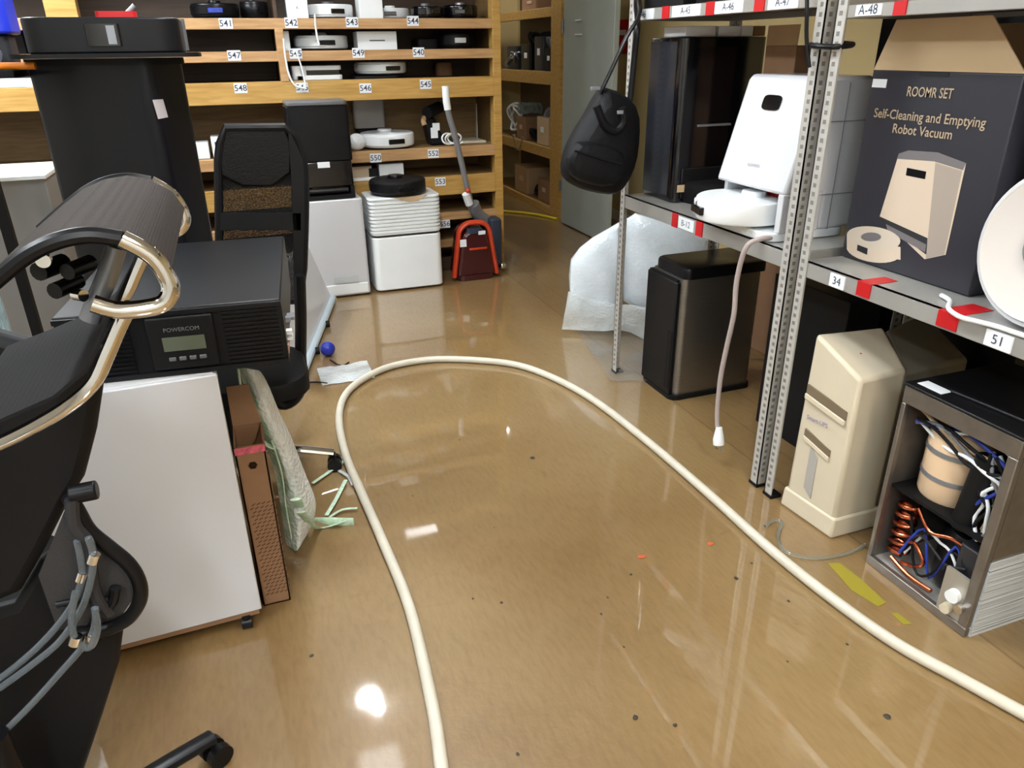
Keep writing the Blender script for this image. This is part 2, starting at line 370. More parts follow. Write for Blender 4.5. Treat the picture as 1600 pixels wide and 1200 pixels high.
# ------------------------------------------------------------------ wooden shelving along the back
SY, SD = 5.2, .52
sh = thing('wooden_shelf', (0, SY, 0), 'long open pine shelving unit with numbered tags along its front edges', 'shelving')
def upright(x0, x1, z0, z1, m=PINEY, y0=SY, y1=SY+.09):
    return part('upright', MB().box(x0, x1, y0, y1, z0, z1), m, sh, bevel=.003)
upright(1.757, 1.815, 0, 2.25); upright(.352, .402, 1.33, 1.63, PINE, SY-.004); upright(-.86, -.70, 0, 2.25, PINEY, SY-.01); upright(-2.05, -1.98, 0, 2.25)
part('side_panel', MB().box(1.79, 1.812, SY+.09, SY+SD, 0, 2.25), PLY, sh)
part('side_panel', MB().box(-2.03, -2.01, SY+.09, SY+SD, 0, 2.25), PLY, sh)
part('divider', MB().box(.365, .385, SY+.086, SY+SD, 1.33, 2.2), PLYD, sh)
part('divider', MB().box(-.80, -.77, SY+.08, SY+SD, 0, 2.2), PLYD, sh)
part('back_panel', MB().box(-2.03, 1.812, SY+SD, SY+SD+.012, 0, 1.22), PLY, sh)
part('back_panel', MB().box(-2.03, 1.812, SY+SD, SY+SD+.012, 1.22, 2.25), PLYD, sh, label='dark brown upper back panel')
LV = [(1.688, 1.627, PINE), (1.506, 1.446, PINE), (1.333, 1.205, PINEY), (.885, .812, PINE), (.688, .556, PINEY), (.432, .377, PINE), (.24, .18, PINE)]
for zt, zb, m in LV + [(2.2, 2.1, PINEY)]:
    part('front_rail', MB().box(-1.98, 1.757, SY, SY+.03, zb, zt), m, sh, bevel=.003)
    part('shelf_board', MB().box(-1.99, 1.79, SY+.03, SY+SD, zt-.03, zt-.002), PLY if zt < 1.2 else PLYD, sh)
part('plinth', MB().box(-1.98, 1.757, SY+.03, SY+.05, 0, .1), PLYD, sh)
TAGS = [(353, 37, '541'), (455, 36, '542'), (550, 35, '543'), (645, 33, '544'), (366, 87, '547'), (462, 84, '545'), (560, 83, '549'), (654, 82, '540'),
        (376, 138, '548'), (472, 137, '546'), (571, 138, '546'), (665, 132, '545'), (587, 247, '550'), (677, 240, '552'), (688, 284, '553'), (695, 350, '556')]
for u, v, s_ in TAGS:
    p = OY(u, v, SY)
    mb = MB().box(p.x-.038, p.x+.038, SY-.003, SY, p.z-.028, p.z+.03)
    mb.text(s_, (p.x, SY-.003, p.z), (1, 0, 0), (0, 0, 1), .05, 1, .001, bold=.01)
    part('number_tag', mb, [PAPER, INK], sh, smooth=False)

# ------------------------------------------------------------------ robot vacuums and boxes on the shelves
def robot(loc, r, h, rotz, body, label, group=None, turret=True, top=None, bumper=None, eye=BLACKG, name='robot_vacuum', dark_under=True, square=False):
    t = thing(name, loc, label, 'robot vacuum', group, rotz)
    b = MB().lathe((0, 0, 0), [(r*.90, .008), (r*.97, .012), (r, .02), (r, h*.86), (r*.985, h*.95), (r*.95, h), (0.001, h)], n=44)
    part('body', b, body, t, local=True)
    part('bumper', MB().lathe((0, 0, 0), [(r*1.0, .022), (r*1.03, .026), (r*1.03, h*.82), (r*1.0, h*.86)], n=30, a0=PI*1.02, a1=PI*1.98), bumper or body, t, local=True)
    part('front_sensor', MB().box(-r*.3, r*.3, -r*1.05, -r*.95, h*.36, h*.68), eye, t, local=True, bevel=.003)
    if turret:
        part('sensor_turret', MB().lathe((0, r*.25, h), [(r*.27, 0), (r*.27, .012), (r*.25, .019), (.001, .02)], n=28), top or body, t, local=True)
    part('button_plate', MB().rbox(-r*.14, r*.14, -r*.62, -r*.5, h, h+.003, r*.05), top or DGREY, t, local=True)
    if dark_under: part('underside', MB().lathe((0, 0, 0), [(r*.6, 0), (r*.9, .004), (r*.9, .012)], n=32), BLACKM, t, local=True)
    return t
def small_box(x0, x1, y0, y1, z0, h, m, label, cat='box', name='cardboard_box', group=None, extra=None, bevel=.003):
    mb = MB().box(x0, x1, y0, y1, z0, z0+h); ms = [m]
    if extra: extra(mb); ms = [m, INK, BLACKM, PAPER]
    return tag(part(name, mb, ms, bevel=bevel), label, cat, group)

z1, z2, z3, z4, z5 = 1.688, 1.506, 1.333, .885, .688
g1 = 'robot vacuums on the wooden shelves'
robot((.03, 5.40, z1), .14, .085, 0, BLACKP, 'black robot vacuum at the shelf end above tag 541', g1, eye=BLUE)
robot((.262, 5.46, z1), .085, .10, .4, BLACKP, 'black robot vacuum touching the tall white box on the upper shelf', g1, top=DGREY)
small_box(.445, .575, 5.28, 5.42, z1, .115, WHITEP, 'white box on the upper shelf above tag 542', extra=lambda m: m.text('R', (.51, 5.28, z1+.06), (1, 0, 0), (0, 0, 1), .02, 1))
robot((.73, 5.44, z1), .145, .085, .2, WHITEP, 'white robot vacuum between two white boxes on the upper shelf', g1, top=MGREY)
small_box(.892, 1.042, 5.27, 5.42, z1, .125, WHITEP, 'larger white box beside the white robot above tag 543')
robot((1.145, 5.55, z1), .13, .07, -.2, WHITEP, 'low white robot vacuum with dark base above tag 544', g1, top=WHITEP)
robot((1.36, 5.37, z1), .105, .075, .3, BLACKG, 'glossy black robot vacuum on the upper shelf, nearer the white ones', g1, top=MGREY)
robot((1.60, 5.42, z1), .12, .085, -.3, BLACKG, 'glossy black robot vacuum on the upper shelf, nearest the end upright', g1, top=SILVERP)
tag_last = tag(part('charging_dock', MB().box(.405, .44, 5.27, 5.36, z2+.012, z2+.115).box(.405, .50, 5.23, 5.36, z2, z2+.012), WHITEP, bevel=.004), 'thin white charging dock standing against the divider post', 'charging dock')
robot((.652, 5.44, z2), .17, .088, .1, WHITEP, 'white robot vacuum with black sensor beside the divider, above tag 545', g1, top=WHITEP)
def _b(m): m.text('BOX', (.99, 5.27, z2+.06), (1, 0, 0), (0, 0, 1), .001, 1); 
small_box(.862, 1.118, 5.27, 5.44, z2, .108, WHITEP, 'wide white carton on the second shelf with faint grey print', extra=lambda m: m.box(.94, 1.04, 5.268, 5.27, z2+.052, z2+.058, 1))
robot((1.56, 5.43, z2), .13, .10, 0, BLACKP, 'black robot vacuum with a white sticker near the end upright', g1, turret=False, eye=PAPER)
tag(part('black_tray', MB().rbox(1.27, 1.42, 5.34, 5.52, z2, z2+.06, .03), BLACKM), 'low black tray behind the stickered black robot', 'tray')
thin = tag_last
dk = thing('charging_dock', (.59, 5.38, z3), 'low white charging dock with dark slot on the third shelf', 'charging dock')
part('base', MB().rbox(.43, .745, 5.25, 5.48, z3, z3+.028, .03).rbox(.43, .52, 5.25, 5.48, z3, z3+.085, .03), WHITEP, dk, bevel=.003)
part('upper_lid', MB().rbox(.47, .745, 5.28, 5.48, z3+.058, z3+.085, .03), WHITEP, dk, bevel=.003)
part('slot_panel', MB().box(.51, .73, 5.30, 5.46, z3+.028, z3+.058), BLACKG, dk)
robot((1.03, 5.44, z3+.018), .172, .082, .3, WHITEP, 'white robot vacuum with dark round button above tag 546', g1, top=DGREY)
tag(part('rubber_mat', MB().rbox(.82, 1.12, 5.24, 5.5, z3, z3+.016, .04), BLACKM), 'black mat beneath the white robot with the dark button', 'mat')
tag(part('charging_dock', MB().rbox(1.44, 1.56, 5.5, 5.6, z3, z3+.09, .04, top=.02), CARD), 'small brown rounded dock deep in the third shelf', 'charging dock')
# cords draped down the front
part('power_cord', MB().tube([OY(u, v, 5.18) for u, v in ((492, 22), (493, 40), (496, 60), (499, 70))], .006), WHITEP, thin)
part('power_cord', MB().tube([OY(u, v, 5.18) for u, v in ((443, 60), (446, 90), (452, 118), (462, 134), (478, 138))], .006), WHITEP, thin)
part('power_cord', MB().tube([OY(u, v, 5.188) for u, v in ((462, 78), (468, 95), (474, 115), (478, 136))], .005), WHITEP, dk)
# middle open bay
t = thing('self_emptying_dock', (.955, 5.55, z4), 'grey and white emptying dock standing behind the white robot', 'charging dock')
part('tank', MB().rbox(.845, 1.065, 5.60, 5.70, z4+.11, z4+.30, .02), mat('greyish_white', (170, 168, 166), .35), t, bevel=.004)
part('base', MB().rbox(.86, 1.05, 5.60, 5.70, z4, z4+.11, .02), BLACKM, t)
robot((1.03, 5.40, z4), .188, .098, .15, WHITEP, 'large white robot vacuum on the open middle shelf', g1, top=WHITEP)
tag(part('plastic_bag', MB().sphere((.80, 5.29, z4+.055), .055, n=10, sc=(1.15, .8, 1)), film('thin_bag', (236, 240, 242), .9, .5, 60)), 'small crumpled white plastic bag beside the large white robot', 'bag')
t = thing('handheld_vacuum', (1.37, 5.38, z4), 'black handheld vacuum with white sticker on the middle shelf', 'handheld vacuum')
part('body', MB().hexa([(1.32, 5.32, z4), (1.44, 5.32, z4), (1.44, 5.44, z4), (1.32, 5.44, z4)], [(1.28, 5.34, z4+.19), (1.36, 5.34, z4+.19), (1.36, 5.44, z4+.19), (1.28, 5.44, z4+.19)]), BLACKP, t, bevel=.015)
part('motor_head', MB().cyl((1.30, 5.30, z4+.22), (1.42, 5.42, z4+.245), .04), BLACKM, t)
part('sticker', MB().box(1.325, 1.375, 5.318, 5.322, z4+.05, z4+.12).box(1.34, 1.39, 5.316, 5.322, z4+.10, z4+.15), PAPER, t)
part('nozzle', MB().tube([(1.29, 5.33, z4+.19), (1.275, 5.32, z4+.17), (1.28, 5.31, z4+.14)], .018), CARDL, t)
part('power_cord', MB().tube([(1.42+.05*math.cos(a)+.012*a/3, 5.25+.02*math.sin(a*1.3), z4+.012+.035*(1+math.sin(a))) for a in [k*.55 for k in range(34)]], .006), WHITEP, t)
tag(part('chipboard_sheet', MB().box(1.56, 1.74, 5.35, 5.6, z4, z4+.012).prism([(1.72, 5.5, z4+.012), (1.745, 5.62, z4+.012), (1.748, 5.62, z4+.25), (1.745, 5.58, z4+.25)], (.006, 0, 0)), mat('pale_board', (200, 190, 170), .7)), 'pale board offcut at the end of the middle shelf', 'board')
small_box(.93, 1.10, 5.25, 5.38, z5, .10, WHITEP, 'white carton below the open middle shelf')
t = thing('charging_dock', (.80, 5.32, z5), 'cream charging dock with dark slot beside the white carton', 'charging dock')
part('body', MB().rbox(.70, .885, 5.27, 5.42, z5+.02, z5+.09, .015), mat('cream_dock', (188, 166, 140), .4), t); part('base', MB().box(.70, .92, 5.22, 5.42, z5, z5+.02), WHITEP, t, bevel=.004); part('slot', MB().box(.86, .925, 5.26, 5.40, z5+.02, z5+.075), BLACKM, t)
# things on the left of the shelf
small_box(-.26, -.14, 5.26, 5.40, z4, .10, WHITEP, 'white box on the middle shelf beside the black tower')
small_box(-.12, -.02, 5.26, 5.42, z4-.0, .13, WHITEP, 'taller white box on the middle shelf behind the mesh chair', extra=lambda m: m.box(-.10, -.07, 5.255, 5.26, z4+.02, z4+.10, 1))
small_box(-1.36, -1.02, 5.3, 5.5, z2, .10, BLACKM, 'dark flat carton on the far left upper shelf', name='dark_box')
small_box(-1.30, -.96, 5.24, 5.44, z3, .05, WHITEP, 'flat white box on the far left shelf edge')
small_box(-1.30, -.93, 5.24, 5.44, z3-.118-.0+.118+.05, .04, DGREY, 'dark lid resting on the flat white box')
# ------------------------------------------------------------------ tall appliances standing in front of the shelves
t = thing('air_purifier', (1.01, 4.99, 0), 'white air purifier with ribbed upper half below a black robot', 'air purifier')
part('lower_body', MB().rbox(.775, 1.245, 4.85, 5.16, .012, .372, .045), WHITEP, t, bevel=.008)
part('joint_band', MB().rbox(.785, 1.235, 4.86, 5.15, .372, .388, .04), DGREY, t)
ub = MB().rbox(.775, 1.245, 4.85, 5.16, .388, .40, .045)
for k in range(9):
    z = .402+k*.0235; ub.rbox(.770, 1.25, 4.845, 5.165, z, z+.0155, .045); ub.rbox(.782, 1.238, 4.857, 5.153, z+.0155, z+.0235, .042)
part('louvre', ub, WHITEP, t)
part('top_cover', MB().rbox(.770, 1.25, 4.845, 5.165, .613, .630, .045), WHITEP, t, bevel=.005)
part('front_drip', MB().prism([(.93, 4.843, .63), (1.16, 4.843, .63), (1.10, 4.843, .598), (1.04, 4.843, .594), (.99, 4.843, .608)], (0, .006, 0)), CARDT, t)
robot((1.0, 5.0, .631), .185, .095, .1, BLACKM, 'matte black robot vacuum resting on the white air purifier', top=BLACKP, bumper=BLACKP)
t = thing('white_dock_tower', (.55, 4.98, 0), 'tall plain white appliance carrying the black dock tower', 'appliance')
part('body', MB().rbox(.36, .735, 4.85, 5.16, .01, .64, .02), WHITED, t, bevel=.006)
part('foot_panel', MB().box(.44, .72, 4.842, 4.85, .02, .09), WHITEP, t, bevel=.004); part('vent_grille', MB().box(.50, .66, 4.838, 4.842, .10, .145), mat('light_grey_print', (190, 194, 196), .5), t)
t = thing('black_dock_tower', (.53, 5.0, .645), 'black robot dock tower with white sticker on the white appliance', 'charging dock')
part('body', MB().rbox(.335, .71, 4.92, 5.17, .87, 1.20, .02), BLACKP, t, bevel=.005)
part('tray_lid', MB().rbox(.34, .705, 4.91, 5.17, 1.20, 1.226, .03), MGREY, t, bevel=.006)
part('gloss_front', MB().rbox(.345, .70, 4.905, 5.16, .715, .87, .02), BLACKG, t, bevel=.006)
part('robot_bay', MB().rbox(.345, .70, 4.87, 5.16, .645, .665, .03).box(.345, .37, 4.9, 5.16, .665, .715).box(.675, .70, 4.9, 5.16, .665, .715), BLACKM, t)
part('brush_roll', MB().cyl((.39, 4.91, .69), (.66, 4.91, .69), .018).cyl((.42, 4.95, .70), (.42, 4.95, .715), .02), BLACKP, t)
part('sticker', MB().box(.485, .56, 4.901, 4.905, .835, .87), PAPER, t)
# canister vacuum
t = thing('canister_vacuum', (1.5, 5.0, 0), 'upright canister vacuum with maroon body and orange rim', 'vacuum cleaner')
def arch(w0, w1, h, y, r=.09, n=8):
    pts = [(-w0, y, .03)]
    pts += [(-w1+r-r*math.cos(a), y, h-r+r*math.sin(a)) for a in [PI/2*k/n for k in range(n+1)]]
    pts += [(w1-r+r*math.sin(a), y, h-r+r*math.cos(a)) for a in [PI/2*k/n for k in range(n+1)]]
    pts += [(w0, y, .03)]; return [Vector((1.5+p[0], p[1], p[2])) for p in pts]
part('rim', MB().tube(arch(.158, .115, .405, 4.93), .02, smooth=0, flat=(.028, .018)), ORANGE, t)
A_ = arch(.140, .10, .36, 4.90); B_ = arch(.15, .11, .385, 5.10)
mb = MB(); n_ = len(A_); mb.add(A_+B_, [tuple(range(n_))[::-1], tuple(range(n_, 2*n_))]+[(i, (i+1) % n_, n_+(i+1) % n_, n_+i) for i in range(n_)])
part('body', mb, MAROON, t, bevel=.02)
part('intake', MB().rbox(1.44, 1.54, 4.895, 4.96, .335, .368, .02), NAVY, t); part('sticker', MB().box(1.385, 1.43, 4.892, 4.898, .25, .30).box(1.52, 1.57, 4.892, 4.898, .325, .35), PAPER, t)
part('control_panel', MB().box(1.45, 1.58, 4.888, 4.9, .22, .235), ORANGE, t, bevel=.003); part('foot', MB().rbox(1.37, 1.63, 4.9, 5.12, 0, .04, .04), MAROON, t)
t = thing('vacuum_wand', (1.55, 5.12, .02), 'grey vacuum wand leaning on the shelf behind the maroon canister', 'vacuum wand')
part('tube', MB().tube([(1.365, 5.02, 1.27), (1.378, 5.02, 1.12), (1.43, 5.05, .95), (1.50, 5.09, .66), (1.55, 5.12, .46)], .02, n=14), SILVERP, t)
part('grip', MB().tube([(1.365, 5.02, 1.285), (1.367, 5.02, 1.2), (1.374, 5.02, 1.14)], .024, n=14), WHITEP, t)
part('latch', MB().sphere((1.505, 5.06, .60), .018), ORANGE, t); part('cuff', MB().tube([(1.49, 5.07, .58), (1.52, 5.09, .50)], .028), WHITEP, t)
part('elbow', MB().tube([(1.55, 5.10, .50), (1.59, 5.13, .42), (1.66, 5.15, .36)], .045, n=16), SILVERP, t)
part('floor_head', MB().rbox(1.66, 1.745, 5.04, 5.18, .03, .39, .02), NAVY, t, bevel=.01); part('wheel', MB().sphere((1.735, 5.02, .05), .028), CHROME, t)

# white board leaning on the shelf side
t = thing('white_board', (.3, 4.1, 0), 'white board on edge leaning beside the mesh chair', 'board')
a, b_ = G(472, 603), OY(523, 468, 4.78); a.z = b_.z = 0
up_ = OY(482, 380, 4.78)-b_
dirn = (b_-a).normalized(); nr = dirn.cross(up_).normalized()*.03
if nr.x > 0: nr = -nr
a0_, b0_ = a+Vector((-.02, 0, .035)), b_+Vector((-.02, 0, .035))
part('panel', MB().hexa([a0_, b0_, b0_+nr, a0_+nr], [a0_+up_, b0_+up_, b0_+up_+nr, a0_+up_+nr]), WHITED, t, bevel=.004)
part('edge_trim', MB().tube([a0_+Vector((.01, 0, -.008)), (a0_+b0_)/2+Vector((.01, 0, -.008)), b0_+Vector((.01, 0, -.008))], .022, smooth=0), mat('pale_blue_edge', (196, 212, 222), .4), t, label='pale blue padded edge')
for f_ in (.3, .62):
    p = a0_*(1-f_)+b0_*f_+Vector((.03, 0, -.012)); part('caster', MB().cyl(p, p+Vector((.022, 0, 0)), .02, n=14), BLACKM, t)
t = tag(part('blue_foil_ball', MB().sphere(G(512, 545, .04)+Vector((0, 0, 0)), .04, n=14), mat('blue_foil', (36, 50, 160), .3, var=.5, vs=40, bump=1., bs=30)), 'small crumpled blue ball lying on the wet floor', 'ball')
tag(part('wire_scrap', MB().tube([G(516, 562, .005), G(525, 568, .01), G(536, 571, .005), G(545, 566, .005)], .004), BLACKP), 'short black wire on the floor beside the blue ball', 'wire')
tag(part('wire_scrap', MB().tube([G(476, 598, .005), G(495, 597, .01), G(512, 599, .005)], .004), BLACKP), 'thin black wire trailing on the floor near the mesh chair', 'wire')
# crumpled clear bag scrap
mb = MB(); c0 = G(540, 585); n_ = 9
for i in range(n_):
    for j in range(n_):
        mb.v.append(Vector((c0.x+(i/8-.5)*.26, c0.y+(j/8-.5)*.22, .004+.02*abs(noise.noise(Vector((i*.8, j*.8, 3)))))))
mb.f = [(i*n_+j, (i+1)*n_+j, (i+1)*n_+j+1, i*n_+j+1) for i in range(n_-1) for j in range(n_-1)]; mb.m = [0]*len(mb.f)
tag(part('plastic_scrap', mb, BUBBLE), 'flat scrap of clear plastic on the floor left of the hose', 'plastic scrap')

# ------------------------------------------------------------------ deep pine shelf along the right wall
DX = 2.86
t = thing('wooden_shelf', (DX, 7.4, 0), 'cluttered pine shelving along the wall beyond the grey door', 'shelving')
part('upright', MB().box(DX, DX+.09, 6.60, 6.82, 0, 2.25), PINEY, t, bevel=.003); part('upright', MB().box(DX, DX+.06, 8.7, 8.78, 0, 2.25), PINEY, t, bevel=.003)
for zt, zb in ((1.84, 1.76), (1.305, 1.19), (.625, .53), (.07, .0)):
    part('front_rail', MB().box(DX, DX+.03, 6.82, 8.7, zb, zt), PINEY, t, bevel=.003)
    part('shelf_board', MB().box(DX+.03, DX+.44, 6.62, 8.78, zt-.03, zt-.002), PLY, t)
part('side_panel', MB().box(DX+.09, DX+.44, 6.60, 6.62, 0, 2.25), PLYD, t); part('back_panel', MB().box(DX+.44, DX+.452, 6.62, 8.78, 0, 2.25), PLYD, t)
gcl = 'parts and boxes on the far right shelving'
specs = [(7.0, 1.307, .20, .20, BLACKM, 'black device with pale sticker nearest the upright on the far upper shelf'),
         (7.25, 1.307, .22, .30, DGREY, 'dark grey upright box in the middle of the far upper shelf'),
         (7.6, 1.307, .26, .24, BLACKP, 'black plastic device behind the grey box on the far upper shelf'),
         (8.0, 1.307, .30, .22, DGREY, 'wide grey device deep on the far upper shelf'),
         (7.15, .627, .28, .26, CARDT, 'cream open carton on the far middle shelf'),
         (7.75, .627, .26, .22, CARD, 'brown carton deep on the far middle shelf'),
         (7.1, .072, .32, .22, CARD, 'brown carton on the far bottom shelf nearest the upright'),
         (7.75, .072, .40, .27, CARDL, 'pale brown carton on the far bottom shelf'),
         (7.5, 1.842, .4, .12, CARD, 'flat brown carton on top of the far shelving')]
for yc, z, w, h, m, lab in specs:
    mb = MB().rbox(DX+.05, DX+.36, yc-w/2, yc+w/2, z, z+h, .02); mb.box(DX+.046, DX+.05, yc-w*.2, yc+w*.1, z+h*.45, z+h*.65, 1)
    tag(part('storage_box' if m in (CARD, CARDL, CARDT) else 'device_box', mb, [m, PAPER if m not in (CARD, CARDL) else CARDT], bevel=.004), lab, 'box', gcl)
tag(part('cable_coil', MB().tube([(DX+.08+.03*math.sin(a*2.3), 8.0+.16*math.cos(a), .80+.12*math.sin(a)+.01*a/3) for a in [k*.5 for k in range(30)]], .012), WHITEP), 'loose coil of pale tubing on the far middle shelf', 'cable')
tag(part('cable_coil', MB().tube([(DX+.01-.01*k/8, 7.85-.05*k, .66-.14*math.sin(k*PI/6)) for k in range(7)], .018), CLEARP), 'clear tube loop hanging over the far middle shelf edge', 'tube')
tag(part('cable_coil', MB().tube([(DX+.06+.04*math.sin(a*1.7), 7.98+.14*math.cos(a*1.2), 1.40+.07*math.sin(a)) for a in [k*.5 for k in range(34)]], .01), SILVERP), 'tangle of grey wires on the far upper shelf', 'cable')
for k, (yc, zc_, rr_, mm, lab) in enumerate(((7.45, 1.60, .10, BLACKM, 'black coiled cable heaped on the grey box of the far upper shelf'), (7.05, 1.55, .08, SILVERP, 'grey coiled cable on the far upper shelf near the upright'),
        (7.45, .70, .09, BLACKM, 'black coiled cable on the far middle shelf beside the cream carton'), (7.75, .93, .10, CLEARP, 'clear tubing heaped on the brown carton of the far middle shelf'), (7.1, .92, .08, SILVERP, 'grey cable on the cream carton of the far middle shelf'), (7.35, .14, .08, BLACKM, 'black cable on the far bottom shelf between two cartons'))):
    rr = random.Random(k+60)
    tag(part('cable_coil', MB().tube([(DX+.16+rr_*.9*math.cos(a*1.13), yc+rr_*math.sin(a), zc_+.045*math.sin(a*2.3+k)) for a in [q*.55 for q in range(44)]], .011 if mm != CLEARP else .014), mm), lab, 'cable')
tag(part('floor_cable', MB().tube([G(785, 330, .012), G(812, 332, .012), G(842, 336, .012), G(870, 342, .012)], .012), YEL), 'yellow cable along the foot of the far shelving', 'cable')

# ------------------------------------------------------------------ steel rack on the right
RX, RXB = 1.645, 2.16
def post(x, y, ztop, root, sgn=1, sy=1):
    mb = MB().box(x, x+.004*sgn if sgn > 0 else x+.004, y, y+.038*sy, 0.006, ztop) if sy > 0 else MB().box(x, x+.004, y-.038, y, .006, ztop)
    mb.box(x, x+.038*sgn, y if sy > 0 else y-.004, y+.004 if sy > 0 else y, .006, ztop)
    z = .04
    while z < ztop-.03:
        yy = (y+.019*sy); mb.box(x-.0008, x+.0005, yy-.006, yy+.006, z, z+.012, 1)
        xx = x+.019*sgn; ye = y if sy > 0 else y-.004
        mb.box(xx-.006, xx+.006, y-.0048 if sy < 0 else y-.0008, y+.0005, z, z+.012, 1)
        z += .026
    part('post', mb, [GALV, HOLE], root)
    part('foot_cap', MB().box(min(x, x+.04*sgn)-.003, max(x, x+.04*sgn)+.003, min(y, y+.04*sy)-.003, max(y, y+.04*sy)+.003, 0, .012), BLACKM, root)
def rack_shelf(y0, y1, zt, zb, root):
    mb = MB().box(RX+.005, RX+.025, y0, y1, zb, zt).box(RX+.005, RXB, y0, y1, zt-.004, zt).box(RXB-.02, RXB, y0, y1, zb, zt)
    mb.box(RX+.02, RXB-.02, y0, y0+.004, zb, zt-.004).box(RX+.02, RXB-.02, y1-.004, y1, zb, zt-.004)
    part('shelf', mb, SHELFM, root, bevel=.003)
    part('shelf_underside', MB().box(RX+.03, RXB-.03, y0+.01, y1-.01, zt-.02, zt-.008), CARD, root, label='brown board under the steel shelf')
def strip(y0, y1, z0, z1, root, txt=None, red=False, depth=0.):
    if red:
        part('red_tape', MB().box(RX+.001, RX+.005, y0, y1, z0, z1).box(RX+.001, RX+depth, y0, y1, z1, z1+.001) if depth else MB().box(RX+.001, RX+.005, y0, y1, z0, z1), RED, root)
    else:
        mb = MB().box(RX+.001, RX+.005, y0, y1, z0, z1)
        mb.text(txt, (RX+.001, (y0+y1)/2, (z0+z1)/2), (0, -1, 0), (0, 0, 1), .034, 1, .001)
        part('price_label', mb, [PAPER, INK], root, smooth=False)
rA = thing('steel_rack', (1.9, 2.5, 0), 'galvanised slotted steel rack holding the black cabinet and white dock', 'rack')
for x, s_ in ((RX, 1), (RXB+.02, -1)):
    post(x, 3.08, 2.3, rA, s_, -1); post(x, 1.905, 2.3, rA, s_, 1)
rack_shelf(1.915, 3.07, .885, .83, rA); rack_shelf(1.915, 3.07, 1.642, 1.600, rA); rack_shelf(1.915, 3.07, 2.28, 2.24, rA)
for k, (ya, yb) in enumerate(((3.06, 2.88), (2.74, 2.55), (2.46, 2.30), (2.17, 2.03))): strip(yb, ya, 1.602, 1.640, rA, ['A-46', 'A-45', 'A-46', 'A-47'][k])
for ya in (2.79, 2.49, 2.215): strip(ya-.025, ya+.025, 1.600, 1.643, rA, red=True)
strip(2.59, 2.63, .83, .886, rA, red=True); strip(2.47, 2.58, .835, .88, rA, 'B-12'); strip(2.41, 2.455, .83, .886, rA, red=True)
rB = thing('steel_rack', (1.9, 1.3, 0), 'galvanised slotted steel rack holding the printed charcoal box', 'rack')
for x, s_ in ((RX, 1), (RXB+.02, -1)):
    post(x, 1.862, 2.3, rB, s_, -1); post(x, .66, 2.3, rB, s_, 1)
rack_shelf(.67, 1.852, .876, .828, rB); rack_shelf(.67, 1.852, 1.60, 1.566, rB); rack_shelf(.67, 1.852, 2.28, 2.24, rB)
strip(1.66, 1.72, .832, .872, rB, '34'); strip(1.12, 1.19, .832, .872, rB, '51'); strip(1.56, 1.61, .835, .8765, rB, red=True, depth=.10); strip(1.27, 1.33, .835, .8765, rB, red=True, depth=.12)
strip(1.70, 1.79, 1.57, 1.597, rB, 'A-48'); strip(1.62, 1.66, 1.567, 1.60, rB, red=True)
# cable tie and wires around the posts
tag(part('cable_tie', MB().tube([(1.63, 1.93, 1.50), (1.63, 1.84, 1.495), (1.70, 1.84, 1.50), (1.70, 1.95, 1.505)], .008, close=True), BLACKP), 'black strap tying the two middle rack posts together', 'strap')
tag(part('hanging_wire', MB().tube([(1.62, 1.98, 1.70), (1.615, 1.95, 1.60), (1.62, 1.94, 1.52), (1.628, 1.92, 1.44)], .006), BLACKP), 'black wire dangling down the middle rack posts', 'wire')

# rack contents, middle level, far bay
z = .887
t = thing('black_cabinet', (1.97, 2.95, z), 'tall glossy black cabinet with a slim silver handle on the rack', 'cabinet')
part('body', MB().rbox(1.745, 2.15, 2.80, 3.07, z, 1.535, .03), BLACKG, t, bevel=.004)
part('lit_side', MB().box(1.741, 1.747, 2.84, 3.05, z+.02, 1.52), mat('lit_black_gloss', (38, 41, 48), .18), t)  # gloss black side coloured grey to imitate the light reflected on it
part('handle', MB().box(1.84, 2.0, 2.79, 2.80, 1.195, 1.203), SILVERP, t)
part('robot_bay', MB().box(1.78, 2.13, 2.79, 2.80, z+.015, 1.03), BLACKM, t, bevel=.005)
part('docked_robot', MB().lathe((1.95, 2.79, z+.004), [(.15, 0), (.155, .01), (.155, .075), (.14, .085), (.001, .086)], a0=0, a1=2*PI), BLACKM, t)
part('sticker', MB().box(1.76, 1.81, 2.788, 2.79, z+.045, z+.075), CARDT, t)
for i, (xa, xb, m, lab) in enumerate(((1.77, 1.91, WHITEP, 'white slim box lying on the black cabinet, farthest from the posts'), (1.925, 2.03, WHITEP, 'white slim box lying on the black cabinet, second of three'), (2.035, 2.09, WHITEP, 'short white box on the black cabinet next to the brown one'), (2.095, 2.15, CARD, 'small brown box on top of the black cabinet'))):
    small_box(xa, xb, 2.83, 3.0, 1.537, .038, m, lab, name='slim_box', group='small boxes on the black cabinet')
t = thing('cardboard_box', (2.05, 2.5, z), 'tall brown carton standing behind the white dock on the rack', 'box')
part('body', MB().box(2.0, 2.14, 2.44, 2.62, z, 1.50), CARD, t, bevel=.004); part('top_flap', MB().prism([(2.0, 2.44, 1.50), (2.002, 2.44, 1.50), (2.005, 2.44, 1.57), (2.003, 2.44, 1.57)], (0, .18, 0)), CARDL, t)
